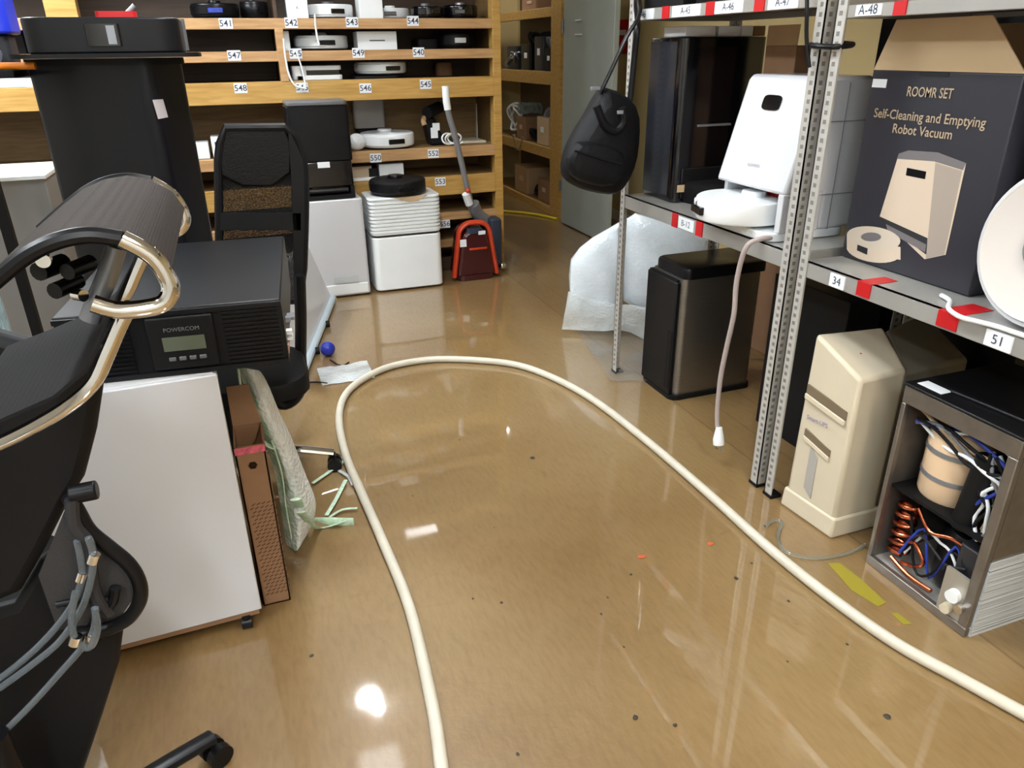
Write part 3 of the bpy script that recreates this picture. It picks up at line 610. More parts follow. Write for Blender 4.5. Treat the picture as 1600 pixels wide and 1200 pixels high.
# white dock with docked robot
t = thing('white_robot_dock', (1.85, 2.2, z), 'white self-emptying dock with oval window and sloping front', 'charging dock')
dockt = t
Y0, Y1 = 2.04, 2.43
fr = [(1.70, z+.155), (1.80, 1.405), (1.83, 1.41)]
part('body', MB().prism([(1.70, Y0, 1.042), (1.795, Y0, 1.39), (1.81, Y0, 1.408), (2.0, Y0, 1.408), (2.0, Y0, z+.03), (1.86, Y0, z+.03), (1.86, Y0, 1.042)], (0, Y1-Y0, 0)), WHITED, t, bevel=.012)
part('base_tray', MB().rbox(1.66, 2.0, Y0+.005, Y1+.04, z, z+.03, .05), WHITEP, t, bevel=.004)
def onf(y, s_):    # point on the sloping front
    return Vector((1.70+.095*s_, y, 1.042+.348*s_))
ov = []
for k in range(24):
    a = 2*PI*k/24; cs, sn = math.cos(a), math.sin(a)
    ov.append(onf(2.255+.048*(abs(cs)**.5)*(1 if cs > 0 else -1), .80+.07*(abs(sn)**.5)*(1 if sn > 0 else -1))+Vector((-.004, 0, .001)))
part('window', MB().prism(ov, (.003, 0, 0)), BLACKG, t)
mb = MB().text('ecovacs', onf(2.24, .22)+Vector((-.002, 0, 0)), (0, -1, 0), (.095, 0, .348), .022, 0, .001); part('brand_print', mb, mat('grey_print', (150, 150, 160), .5), t, smooth=False)
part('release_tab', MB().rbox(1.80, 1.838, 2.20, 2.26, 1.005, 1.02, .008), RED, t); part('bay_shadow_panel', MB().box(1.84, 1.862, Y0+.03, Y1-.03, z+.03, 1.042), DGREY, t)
part('bay_side', MB().box(1.70, 1.86, Y0, Y0+.028, z+.03, 1.045), WHITED, t, bevel=.003); part('bay_side', MB().box(1.74, 1.86, Y1-.02, Y1, z+.03, 1.045), WHITED, t, bevel=.003)
part('side_seam', MB().box(1.90, 1.903, Y0-.002, Y0, z+.03, 1.39).box(1.72, 1.99, Y0-.002, Y0, 1.035, 1.038).box(1.80, 1.99, Y0-.002, Y0, 1.27, 1.273), mat('grey_seam', (130, 130, 134), .5), t)
robot((1.71, 2.27, z+.031), .165, .088, -PI/2-.25, WHITEP, 'white robot vacuum parked in the white dock', top=WHITEP, eye=BLACKG, dark_under=False)
# power cord from the dock down to the floor
pts = [Vector((1.70, 2.06, .90)), Vector((1.64, 2.06, .90))]+[OX(u, v, 1.60) for u, v in ((1165, 388), (1151, 440), (1147, 490), (1136, 540), (1126, 590), (1121, 640), (1121, 668))]
crd = part('power_cord', MB().tube(pts, .009, n=10), mat('greyish_pink_cord', (168, 156, 154), .5), dockt)
q = OX(1123, 675, 1.60); part('plug', MB().cyl(q+Vector((0, 0, .02)), q+Vector((0, -.005, -.03)), .012, n=14, r2=.022).cyl(q+Vector((0, -.005, -.03)), q+Vector((0, -.01, -.05)), .022, n=14), WHITEP, crd)
part('prong', MB().cyl(q+Vector((.0, -.02, -.05)), q+Vector((0, -.024, -.072)), .003, n=8), SILVERP, crd); part('prong', MB().cyl(q+Vector((.0, .006, -.05)), q+Vector((0, .004, -.072)), .003, n=8), SILVERP, crd)
# things on the top shelf of the far bay
small_box(1.68, 1.95, 2.72, 3.02, 1.643, .09, BLACKM, 'black box on the top rack shelf above the hanging bag', name='dark_box')
tag(part('black_device', MB().rbox(1.67, 1.98, 2.3, 2.66, 1.643, 1.70, .06, top=.01), BLACKP), 'flat black device on the top rack shelf', 'device')
tag(part('bundled_cable', MB().tube([(1.68+.03*math.cos(a*1.7), 2.12+.09*math.cos(a), 1.655+.02*(1+math.sin(a*.9))) for a in [k*.6 for k in range(24)]], .006), BLACKP), 'bundle of black cable on the top rack shelf by the posts', 'cable')
tag(part('plastic_bag', MB().sphere((1.76, 1.55, 1.66), .10, n=14, sc=(.8, 1.6, .58)), BUBBLE), 'clear plastic bag on the top shelf above the printed box', 'bag')

# printed box
z = .878
t = thing('printed_box', (1.95, 1.62, z), 'charcoal product box printed with a white dock and robot, flap open', 'box')
bx0, by0, by1, bz1 = 1.80, 1.375, 1.86, 1.432
part('body', MB().box(bx0, 2.12, by0, by1-.012, z, bz1), PRINTD, t, bevel=.004)
part('top_flap', MB().prism([(bx0, by1-.012, bz1), (bx0, by0, bz1), (bx0+.004, 1.50, 1.562), (bx0+.004, 1.80, 1.562)], (.004, 0, 0)), CARDT, t, label='cream inside of the raised flap')
part('back_flap', MB().prism([(2.11, by1-.012, bz1), (2.11, by0, bz1), (2.12, 1.42, 1.55), (2.12, 1.82, 1.55)], (.004, 0, 0)), CARDL, t)
part('handle_slot', MB().box(bx0-.002, bx0, 1.585, 1.68, bz1-.012, bz1-.002), INKB, t)
X = bx0-.0015; Rr, Uu = (0, -1, 0), (0, 0, 1)
part('sticker', MB().box(X, bx0, 1.79, 1.842, 1.385, 1.408), PAPER, t)
mb = MB().text('ROOMR SET', (X, 1.635, 1.378), Rr, Uu, .036, 0, .0005, fit=.15, bold=.01); part('title_print', mb, GOLDT, t, smooth=False); mb = MB()
mb.text('Self-Cleaning and Emptying', (X, 1.63, 1.315), Rr, Uu, .036, 0, .0005, fit=.37, bold=.008)
mb.text('Robot Vacuum', (X, 1.635, 1.278), Rr, Uu, .036, 0, .0005, fit=.20, bold=.008)
part('subtitle_print', mb, GOLDT, t, smooth=False)
def PXX(l, off=0.): return [OX(u, v, bx0)+Vector((-.001-off, 0, 0)) for u, v in l]
art = MB()
art.poly(PXX([(1405, 240), (1420, 235), (1465, 238), (1510, 255), (1478, 398), (1445, 405), (1375, 338)]), 0)       # dock
art.poly(PXX([(1405, 240), (1420, 235), (1465, 238), (1510, 255), (1505, 266), (1460, 252), (1402, 248)], .0004), 1)
art.poly(PXX([(1462, 254), (1504, 267), (1476, 398), (1447, 404)], .0003), 5); art.poly(PXX([(1375, 338), (1376, 345), (1448, 398), (1450, 372)], .0005), 3); art.poly(PXX([(1418, 262), (1448, 268), (1446, 280), (1416, 274)], .0006), 2)
art.poly(PXX([(1385, 350), (1448, 382), (1446, 394), (1388, 362)], .0009), 4)
part('dock_picture', art, [PRINTW, PRINTS, BLACKG, DGREY, PRINTS, mat('printed_side', (160, 148, 138), .45)], t, smooth=False)
art = MB(); cx, cy = 1368, 382
art.poly(PXX([(cx+42*math.cos(a)-2, cy+10+18*math.sin(a)+10*math.cos(a)*.5) for a in [2*PI*k/28 for k in range(28)]], .001), 0)
art.poly(PXX([(cx-44, cy-14), (cx-44, cy+8), (cx+40, cy+24), (cx+40, cy+4)], .0011), 0)
art.poly(PXX([(cx+42*math.cos(a)-2, cy-10+18*math.sin(a)+10*math.cos(a)*.5) for a in [2*PI*k/28 for k in range(28)]], .0014), 1)
art.poly(PXX([(cx-6+16*math.cos(a), cy-12+7*math.sin(a)) for a in [2*PI*k/16 for k in range(16)]], .0018), 2)
art.poly(PXX([(1341, 382), (1357, 388), (1356, 398), (1340, 391)], .002), 3)
part('robot_picture', art, [PRINTW, mat('printed_white', (200, 188, 172), .45), PRINTS, INKB], t, smooth=False)

# white disc robot on its edge, white body behind
t = thing('robot_vacuum', (1.72, 1.13, z), 'white round robot vacuum stood on its edge at the near shelf end', 'robot vacuum')
disc = t
dc = Vector((1.715, 1.135, z+.193)); ax = Vector((-1, .06, .10)).normalized()
part('body', MB().lathe(dc, [(.165, -.07), (.185, -.06), (.187, 0), (.183, .012), (.15, .016), (.001, .016)], axis=ax, n=48), WHITED, t)
part('rim_ring', MB().lathe(dc, [(.172, .0145), (.170, .019), (.166, .0165)], axis=ax, n=48), mat('pale_grey_ring', (206, 200, 196), .4), t)
part('hub_wheel', MB().lathe(dc, [(.055, .014), (.055, .024), (.048, .028), (.02, .024), (.001, .024)], axis=ax, n=30), SILVERP, t)
tag(part('white_device_body', MB().rbox(1.82, 2.05, .85, 1.345, z, 1.40, .05), WHITED, bevel=.004), 'tall white appliance behind the upright round robot', 'appliance')
part('power_cord', MB().tube([Vector((1.73, 1.40, .884))]+[G(u, v, .884) for u, v in ((1484, 470), (1482, 482), (1500, 495), (1530, 503), (1560, 511))]+[Vector((1.650, 1.10, .884)), Vector((1.66, .98, .884))], .006), WHITEP, disc)
tag(part('dark_box', MB().box(2.24, 2.5, 1.5, 2.3, 0, 1.62).box(2.236, 2.24, 1.95, 2.02, 1.36, 1.42, 1), [BLACKM, mat('bluish_white_label', (196, 216, 230), .5)], bevel=.005), 'tall dark box with pale blue label standing behind the racks', 'box')

# ------------------------------------------------------------------ under the rack
t = thing('steel_bin', (1.95, 2.8, 0), 'stainless steel bin with black sides and lid under the rack', 'bin')
part('body', MB().rbox(1.755, 2.17, 2.67, 2.94, .02, .575, .03), STEEL, t)
part('side_panel', MB().box(1.735, 1.757, 2.69, 2.945, .02, .56), UPSB, t, bevel=.006, label='dark grey side panel')
part('side_recess', MB().box(1.733, 1.736, 2.695, 2.73, .05, .33), BLACKM, t)
part('base', MB().rbox(1.735, 2.18, 2.66, 2.95, 0, .022, .04), BLACKM, t)
part('lid', MB().rbox(1.765, 2.19, 2.665, 2.93, .575, .625, .03, top=.015), BLACKP, t); part('inner_rim', MB().box(1.74, 1.765, 2.70, 2.935, .56, .568), BLACKM, t)
mk = lambda l: [P_(u, v) for u, v in l]
t = thing('beige_tower', (1.9, 1.67, 0), 'beige tower power supply with two front slots under the rack', 'power supply')
A0 = Vector((1.665, 1.775, .035)); B0 = Vector((1.683, 1.56, .035)); A1 = Vector((1.68, 1.774, .652)); B1 = Vector((1.68, 1.56, .574))
A2 = OY(1380, 510, 1.775); B2 = OY(1418, 578, 1.56)
mb = MB().add([A0, B0, B1, A1, A2, B2, (A2.x, 1.775, .035), (B2.x, 1.56, .035)], [(0, 1, 2, 3), (3, 2, 5, 4), (4, 5, 7, 6), (0, 6, 7, 1), (1, 7, 5, 2), (0, 3, 4, 6)])
part('front_bezel', mb, CREAM, t, bevel=.012)
A3 = Vector((2.13, 1.775, .665)); B3 = Vector((2.13, 1.575, .57))
mb = MB().hexa([(A2.x, 1.768, .03), (B2.x, 1.567, .03), (2.15, 1.567, .03), (2.15, 1.768, .03)], [(A2.x, 1.768, A2.z-.012), (B2.x, 1.567, B2.z-.012), (2.13, 1.57, .572), (2.13, 1.768, .67)])
part('case', mb, mat('warm_grey_case', (96, 92, 80), .5, var=.04), t, bevel=.012, label='grey-beige metal case')
part('foot_skirt', MB().hexa([(1.655, 1.785, 0), (1.675, 1.55, 0), (2.1, 1.55, 0), (2.1, 1.785, 0)], [(1.66, 1.782, .075), (1.678, 1.553, .075), (2.1, 1.555, .075), (2.1, 1.78, .075)]), CREAM, t, bevel=.008)
fx = lambda y, zz: Vector((1.683-(y-1.56)*.08+ (zz-.035)*.0-.004, y, zz))
def slot(y0, y1, za, zb, m, off=0.):
    return MB().prism([fx(y0, za)+Vector((-off, 0, 0)), fx(y1, za+.028)+Vector((-off, 0, 0)), fx(y1, zb+.028)+Vector((-off, 0, 0)), fx(y0, zb)+Vector((-off, 0, 0))], (.006, 0, 0))
part('front_slot', slot(1.585, 1.755, .425, .455, 0), mat('slot_brown', (112, 98, 78), .7), t); part('slot_lip', slot(1.585, 1.755, .405, .425, 0, .006), CREAM, t, bevel=.003)
part('front_slot', slot(1.62, 1.735, .275, .30, 0), _M['slot_brown'], t); part('slot_lip', slot(1.62, 1.735, .26, .275, 0, .004), CREAM, t, bevel=.002)
part('vent_strip', slot(1.665, 1.70, .09, .25, 0), mat('greyish_strip', (168, 164, 158), .5), t)
mb = MB().text('Smart-UPS', fx(1.69, .375)+Vector((-.001, 0, 0)), (0, -1, .1), (0, 0, 1), .022, 0, .001, bold=.01); part('brand_print', mb, mat('violet_print', (120, 116, 160), .5), t, smooth=False)
part('indicator', MB().box(1.676, 1.68, 1.66, 1.69, .33, .336).box(1.676, 1.68, 1.66, 1.69, .345, .35), CREAMD, t); part('power_button', MB().sphere((A1+B1+A2+B2)/4+Vector((-.03, .0, -.002)), .012, sc=(1, 1, .4)), RED, t)
# dismantled dehumidifier
t = thing('dismantled_appliance', (1.9, 1.24, 0), 'opened steel appliance showing copper coils and wiring', 'appliance')
x0, y0, y1, zt = 1.695, 1.058, 1.418, .62
fm = MB().box(x0, x0+.02, y0, y1, zt-.055, zt-.002).box(x0, x0+.018, y0, y1, 0, .03).box(x0, x0+.02, y1-.014, y1, .03, zt-.055).box(x0, x0+.02, y0, y0+.028, .03, zt-.055)
part('front_frame', fm, mat('dull_steel', (138, 133, 128), .34, .8, var=.12, vs=20), t, bevel=.003)
part('side_panel', MB().box(x0+.02, 2.10, y0, y0+.006, .25, zt-.002), _M['dull_steel'], t); part('side_panel', MB().box(x0+.02, 2.10, y1-.006, y1, 0, zt-.002), _M['dull_steel'], t)
part('fin_panel', MB().box(x0+.02, 2.10, y0-.004, y0+.006, 0, .25), mat('pale_ribbed', (206, 214, 222), .4, .2, bump=.8, bs=10, stretch=(.2, .2, 14)), t, label='pale ribbed lower side panel')
part('top_cover', MB().box(x0-.005, 2.10, y0-.003, y1+.003, zt-.002, zt+.008), UPSB, t, bevel=.004); part('rating_label', MB().box(x0+.02, x0+.06, y1-.10, y1-.02, zt+.008, zt+.009), PAPER, t)
part('top_cable', MB().tube([(x0+.055, y1-.10, zt+.0125), (x0+.065, y1-.2, zt+.0125), (x0+.075, y1-.33, zt+.0125)], .003), DGREY, t)
part('back_panel', MB().box(2.08, 2.10, y0, y1, 0, zt), BLACKM, t); part('base_tray', MB().box(x0+.018, 2.1, y0, y1, 0, .02), GALV, t); part('middle_deck', MB().box(x0+.02, 2.08, y0+.03, y1-.015, .285, .295), BLACKM, t)
part('water_tank', MB().lathe((1.83, 1.30, .295), [(.085, 0), (.09, .01), (.09, .20), (.08, .225), (.001, .225)], n=32), mat('cream_foam', (222, 192, 158), .45), t)
part('tank_band', MB().lathe((1.83, 1.30, .36), [(.0925, 0), (.0925, .014)], n=32).lathe((1.83, 1.30, .44), [(.0925, 0), (.0925, .014)], n=32), SILVERP, t)
part('filter_cylinder', MB().cyl((1.755, 1.185, .275), (1.755, 1.165, .50), .034, n=22), BLACKM, t)
part('compressor', MB().lathe((1.84, 1.20, .03), [(.07, 0), (.085, .03), (.085, .15), (.06, .19), (.001, .20)], n=28), BLACKP, t)
part('copper_coil', MB().tube([(1.76+.022*math.cos(a), 1.365+.030*math.sin(a), .05+.0052*a) for a in [k*.45 for k in range(88)]], .0065, smooth=2), COPPER, t)
part('copper_pipe', MB().tube([(1.74, 1.33, .12), (1.725, 1.29, .15), (1.725, 1.25, .11), (1.735, 1.28, .07), (1.74, 1.33, .05)], .006), COPPER, t); part('copper_pipe', MB().tube([(1.73, 1.36, .05), (1.72, 1.28, .04), (1.72, 1.20, .045)], .007), COPPER, t)
part('copper_pipe', MB().tube([(1.73, 1.31, .26), (1.72, 1.25, .22), (1.73, 1.19, .235), (1.75, 1.14, .22)], .005), COPPER, t)
part('pump', MB().rbox(1.73, 1.82, 1.085, 1.165, .115, .24, .015), DGREY, t, bevel=.004)
part('circuit_board', MB().box(1.80, 1.81, 1.09, 1.15, .30, .53).box(1.785, 1.80, 1.10, 1.135, .34, .36).box(1.785, 1.80, 1.10, 1.14, .42, .45), [mat('board_blue', (56, 76, 104), .4)], t)
for k, (m, w) in enumerate(((WHITEP, 0), (BLUE, .01), (BLACKM, .02), (SILVERP, .03), (BLACKM, .035), (mat('tan_wire', (200, 170, 130), .5), .015), (WHITEP, .04))):
    rr = random.Random(k)
    part('wire', MB().tube([(1.735+rr.uniform(-.01, .02), 1.385-.29*q/5, .54-.02*math.sin(q*1.3+k)-w-.012*k*(q/5)**2) for q in range(6)]+[(1.75, 1.10+.006*k, .50-.04*k)], .005), m, t)
for k in range(6):
    rr = random.Random(20+k)
    part('wire', MB().tube([(1.73+rr.uniform(0, .02), 1.11+rr.uniform(-.02, .05), .52-q*.05+rr.uniform(-.01, .01)) for q in range(6)], .005), (WHITEP, BLACKM, BLUE, SILVERP, WHITEP, BLACKM)[k], t)
for k in range(5):
    rr = random.Random(40+k)
    part('wire', MB().tube([(1.725+rr.uniform(0, .03), 1.33-q*.05+rr.uniform(-.01, .01), .10+rr.uniform(-.04, .14)) for q in range(5)], .004), (BLACKM, WHITEP, DGREY, BLUE, BLACKM)[k], t)
part('valve', MB().cyl((1.70, 1.115, .105), (1.68, 1.112, .105), .019, n=18).cyl((1.74, 1.115, .105), (1.70, 1.115, .105), .012), WHITEP, t); part('valve', MB().cyl((1.70, 1.125, .055), (1.68, 1.122, .055), .015, n=18), CREAM, t)
part('valve', MB().cyl((1.70, 1.085, .085), (1.676, 1.082, .085), .012, n=18), CHROME, t); part('valve_plate', MB().box(1.70, 1.71, 1.08, 1.16, .03, .17), mat('pale_steel', (176, 170, 158), .4, .5), t)
small_box(1.98, 2.13, 1.95, 2.36, 0, .665, BLACKM, 'black carton standing against the wall side below the near posts', name='black_carton')
tag(part('black_sack', MB().sphere((2.02, 1.02, .73), .13, n=16, sc=(.8, 1.5, .6)), BAGM), 'black cloth sack lying on the opened appliance', 'sack')
small_box(2.5, 2.85, 2.6, 3.3, 0, .8, CARD, 'large brown carton behind the steel bin')
# foam sheet folded and leaning under the far bay
t = thing('wrapped_sheet', (1.85, 3.45, 0), 'white foam and bubble wrapped sheet leaning under the far rack bay', 'wrapped sheet')
P0 = G(878, 515); P1 = G(1000, 525); dn = (P1-P0).normalized(); nn = Vector((-dn.y, dn.x, 0))
def OP(u, v, off=0.):
    d = ray(u, v); return CP+d*((P0+nn*off-CP).dot(nn)/d.dot(nn))
def lobe(px, m, name, th, off, bulge):
    ps = [OP(u, v, off) for u, v in px]; c = sum(ps, Vector())/len(ps); mb = MB(); K = 6; n_ = len(ps)
    rings = []
    for s_, o in ((1, th*.5), (1.0, 0), (.86, -bulge*.6), (.6, -bulge*.9), (.3, -bulge)):
        rings.append([c+(p-c)*s_+nn*o for p in ps])
    vs = [p for r_ in rings for p in r_]+[c-nn*bulge]
    fs = [tuple(range(n_))]
    for j in range(4): fs += [(j*n_+i, j*n_+(i+1) % n_, (j+1)*n_+(i+1) % n_, (j+1)*n_+i) for i in range(n_)]
    fs += [(4*n_+i, 4*n_+(i+1) % n_, 5*n_) for i in range(n_)]
    mb.add(vs, fs)
    # keep everything above the floor
    for v_ in mb.v: v_.z = max(v_.z, .004)
    return part(name, mb, m, t)
lobe([(972, 345), (925, 372), (905, 388), (892, 405), (889, 430), (890, 455), (886, 480), (905, 492), (940, 498), (972, 500)], FOAM, 'foam_fold', .05, .0, .05)
lobe([(972, 352), (975, 345), (992, 334), (1020, 342), (1060, 355), (1110, 372), (1112, 420), (1112, 500), (1050, 500), (1000, 485), (974, 470)], FOAM, 'foam_sheet', .05, .03, .05)
def skirt(px, rows, name, m, off):
    mb = MB(); n_ = len(px[0]); 
    for k in range(rows+1):
        f_ = k/rows
        for i, (a, b2) in enumerate(zip(*px)):
            p = OP(a[0]*(1-f_)+b2[0]*f_, a[1]*(1-f_)+b2[1]*f_, off); p += nn*(.015*noise.noise(Vector((i*.9, k*1.1, off*9)))); p.z = max(p.z, .005); mb.v.append(p)
    mb.f = [(k*n_+i, k*n_+i+1, (k+1)*n_+i+1, (k+1)*n_+i) for k in range(rows) for i in range(n_-1)]; mb.m = [0]*len(mb.f)
    return part(name, mb, m, t)
skirt(([(888, 455), (905, 462), (925, 468), (945, 472), (965, 476), (985, 476), (1005, 480), (1030, 480)], [(878, 514), (900, 516), (920, 517), (945, 517), (965, 515), (985, 520), (1005, 532), (1030, 540)]), 6, 'bubble_skirt', BUBBLE, -.06)
mb = MB()
for k in range(7):
    for i in range(9):
        p = G(900+i*16+k*9, 516+k*13+(i % 2)*2, .004+.02*abs(noise.noise(Vector((i*.7, k*.9, 5))))); mb.v.append(p)
mb.f = [(k*9+i, k*9+i+1, (k+1)*9+i+1, (k+1)*9+i) for k in range(6) for i in range(8)]; mb.m = [0]*len(mb.f)
tag(part('plastic_film', mb, film('wet_film', (150, 150, 146), .35, .5, 50)), 'wet translucent film lying at the foot of the far rack post', 'plastic film')

# ------------------------------------------------------------------ bag hanging at the end of the rack
t = thing('shoulder_bag', (1.45, 2.92, .9), 'black nylon bag hanging by its strap from the far end of the rack', 'bag')
YB_ = 2.92
out = [(940, 128), (985, 150), (998, 175), (995, 225), (990, 262), (968, 303), (950, 306), (915, 300), (892, 290), (878, 280), (875, 262), (882, 235), (896, 205), (918, 172), (930, 148)]
bp_ = [OY(u, v, YB_) for u, v in out]; c = sum(bp_, Vector())/len(bp_); c.y = YB_
mb = MB(); n_ = len(bp_); rings = []
for s_, o in ((.25, .085), (.7, .08), (.94, .045), (1, 0), (.95, -.05), (.72, -.085), (.3, -.095)): rings.append([c+(p-c)*s_+Vector((0, o, 0)) for p in bp_])
vs = [p for r_ in rings for p in r_]; fs = [tuple(range(n_)), tuple(range(6*n_, 7*n_))[::-1]]
for j in range(6): fs += [(j*n_+i, j*n_+(i+1) % n_, (j+1)*n_+(i+1) % n_, (j+1)*n_+i) for i in range(n_)]
mb.add(vs, fs); part('body', mb, BAGM, t, sub=1)
fp = [OY(u, v, YB_-.09) for u, v in ((900, 218), (935, 222), (975, 232), (982, 262), (962, 296), (925, 290), (890, 278), (886, 248))]
cf = sum(fp, Vector())/8; mb = MB(); rings = [[cf+(p-cf)*s_+Vector((0, o, 0)) for p in fp] for s_, o in ((1, .03), (1, 0), (.9, -.02), (.5, -.03))]
mb.add([p for r_ in rings for p in r_], [tuple(range(24, 32))[::-1]]+[(j*8+i, j*8+(i+1) % 8, (j+1)*8+(i+1) % 8, (j+1)*8+i) for j in range(3) for i in range(8)])
part('front_pocket', mb, BAGM, t, sub=1)
part('zipper', MB().tube([OY(u, v, YB_-.125) for u, v in ((898, 236), (925, 244), (952, 252), (972, 256))], .004), BLACKP, t)
part('top_handle', MB().tube([OY(u, v, YB_-.10) for u, v in ((932, 165), (945, 195), (962, 205), (975, 190), (972, 168))], .016), BAGM, t)
part('strap', MB().tube([OY(938, 145, YB_-.03), OY(955, 110, YB_-.04), OY(978, 60, YB_-.04), OY(998, 26, YB_-.03), Vector((1.63, 2.97, 1.66)), Vector((1.65, 3.03, 1.70))], .012, flat=(.013, .008)), BLACKP, t)
part('strap', MB().tube([Vector((1.65, 3.03, 1.70)), Vector((1.635, 3.0, 1.65)), OY(996, 40, YB_), OY(991, 90, YB_), OY(984, 160, YB_)], .012, flat=(.012, .008)), BLACKP, t)
part('buckle', MB().box(OY(922, 135, YB_-.05).x, OY(937, 135, YB_-.05).x, YB_-.06, YB_-.05, OY(930, 141, YB_-.05).z, OY(930, 135, YB_-.05).z), SILVERP, t, bevel=.002); part('zip_pull', MB().box(OY(960, 175, YB_-.1).x, OY(969, 175, YB_-.1).x, YB_-.13, YB_-.12, OY(960, 178, YB_-.1).z, OY(960, 172, YB_-.1).z), SILVERP, t, bevel=.002)

# ------------------------------------------------------------------ hose on the floor
hp = [(700, 1330), (694, 1240), (690, 1200), (675, 1100), (640, 950), (600, 850), (565, 770), (540, 710), (530, 650), (545, 610), (590, 580), (640, 566), (700, 561), (790, 567), (850, 584), (920, 620), (1000, 680), (1100, 765), (1200, 855), (1300, 935), (1400, 1005), (1500, 1060), (1600, 1115), (1660, 1149)]
tag(part('drain_hose', MB().tube([G(u, v, .0175) for u, v in hp], .0165, n=16, smooth=6), HOSEM), 'thick white hose looping across the wet brown floor', 'hose')
tag(part('thin_tube', MB().tube([G(u, v, .006) for u, v in ((1195, 822), (1212, 812), (1222, 818), (1215, 838), (1228, 862), (1270, 872), (1310, 868), (1340, 858), (1352, 850))], .005), CLEARP), 'thin clear tube on the floor in front of the beige tower', 'tube')
mb = MB(); ys = [(1293, 880), (1312, 880), (1345, 905), (1385, 942), (1372, 948), (1330, 922)]
tag(part('tape_scrap', MB().prism([G(u, v, .001) for u, v in ys], (0, 0, .001)).prism([G(u, v, .001) for u, v in ((1392, 958), (1402, 958), (1425, 975), (1412, 976))], (0, 0, .001)), mat('faded_yellow', (150, 138, 44), .6)), 'faded yellow tape stuck to the floor before the opened appliance', 'tape')
def bit(u, v, r, m, label, nm='debris', cat='debris', sc=(1, 1, .3)):
    c = G(u, v, 0); mb = MB().sphere((c.x, c.y, r*sc[2]), r, n=9, sc=sc); 
    for q in mb.v: q += Vector((noise.noise(q*80), noise.noise(q*80+Vector((5, 0, 0))), 0))*r*.4
    tag(part(nm, mb, m), label, cat, 'specks scattered on the floor' if nm == 'floor_speck' else None)
REDL = mat('rusty_red', (190, 92, 52), .6); DK = mat('dark_debris', (60, 54, 44), .7)
bit(1003, 870, .012, REDL, 'rusty red flake on the floor in the middle of the aisle', 'red_flake', 'flake', (1.2, .9, .15)); bit(1110, 850, .010, REDL, 'rusty red flake on the floor beside the hose', 'red_flake', 'flake', (1.1, .9, .15))
for u, v, r, lab in ((1150, 904, .007, 'dark crumb on the floor near the hose and red flakes'), (832, 716, .009, 'dark crumb inside the loop of the hose'), (993, 1122, .008, 'largest dark crumb at the lower middle of the floor'), (1055, 1134, .005, 'small crumb beside the largest dark crumb'), (783, 942, .005, 'small crumb beside the near run of the hose'),
                     (986, 898, .005, 'small crumb just below the first red flake'), (1385, 1120, .009, 'greyish crumb near the end of the hose'), (487, 1025, .006, 'dark crumb near the lamp reflection')):
    bit(u, v, r, DK, lab, 'floor_crumb', 'crumb')

rr = random.Random(11)
for k in range(16):
    u, v = rr.uniform(600, 1350), rr.uniform(680, 1180); p = G(u, v, 0)
    if min((p-G(a, b, 0)).length for a, b in hp[2:]) < .06: continue
    bit(u, v, rr.uniform(.0022, .0042), DK, 'tiny dark speck scattered on the open floor within the hose loop', 'floor_speck', 'speck', (1, 1.4, .3))

# ------------------------------------------------------------------ left side: tower, chair, power unit, pedestal
t = thing('black_tower', (-.33, 2.95, 0), 'tall black rounded tower cabinet with a small white sticker', 'cabinet')
cn = OY(222, 88, 3.02); al = math.radians(52); dR = Vector((math.cos(al), math.sin(al), 0)); dL = Vector((-math.sin(al), math.cos(al), 0))
def hit(u, o, d):   # parameter along d from o where the pixel column u is met
    r_ = ray(u, 88); return (o.x*r_.y-o.y*r_.x)/(d.y*r_.x-d.x*r_.y)
cn.z = 0; wR = hit(290, cn, dR); wL = hit(30, cn, dL)
def round_poly(c0, a, b_, r, n=7):
    P = [c0+a, c0+a+b_, c0+b_, c0]; out_ = []
    for i in range(4):
        p = P[i]; e0 = (P[i-1]-p).normalized(); e1 = (P[(i+1) % 4]-p).normalized()
        ctr = p+(e0+e1)*r
        for k in range(n+1):
            ang = PI/2*k/n; out_.append(ctr-e1*r*math.cos(ang)-e0*r*math.sin(ang))
    return out_
TP = round_poly(cn, dR*wR, dL*wL, .045)
TOWERM = mat('tower_black', (15, 15, 20), .35, var=.08, bump=.02, bs=300)
part('body', MB().prism([p+Vector((0, 0, .01)) for p in TP], (0, 0, 1.455)), TOWERM, t)
cc = cn+dR*wR/2+dL*wL/2
part('top_plate', MB().prism([cc+(p-cc)*1.04+Vector((0, 0, 1.465)) for p in TP], (0, 0, .022)), BLACKM, t)
part('plinth', MB().prism([cc+(p-cc)*.97 for p in TP], (0, 0, .012)), BLACKM, t)
s0 = cn+dR*(hit(240, cn, dR)); nR = Vector((dR.y, -dR.x, 0))
zc = 1.5-(s0.y*0)  # sticker height from the photo
def TW(u, v):
    r_ = ray(u, v); tt = (cn-CP).dot(nR)/r_.dot(nR); return CP+r_*tt+nR*.002
part('sticker', MB().prism([TW(238, 156), TW(254, 155), TW(262, 183), TW(247, 186)], -nR*.002), mat('greyed_sticker', (200, 192, 196), .5), t)
t = thing('black_robot_dock', (-.27, 2.9, 1.488), 'dark rounded device with a glossy sensor on top of the black tower', 'device')
c = OY(172, 60, 3.20); c.z = 1.488
hw = (OY(290, 60, 3.20).x-OY(55, 60, 3.20).x)/2
part('body', MB().rbox(c.x-hw, c.x+hw, c.y-.19, c.y+.19, 1.503, 1.612, .07), mat('soft_black', (17, 17, 20), .4), t, bevel=.006)
bp0 = part('base_plate', MB().rbox(c.x-hw-.05, c.x+hw+.05, c.y-.22, c.y+.2, 1.489, 1.503, .06), BLACKM, t)
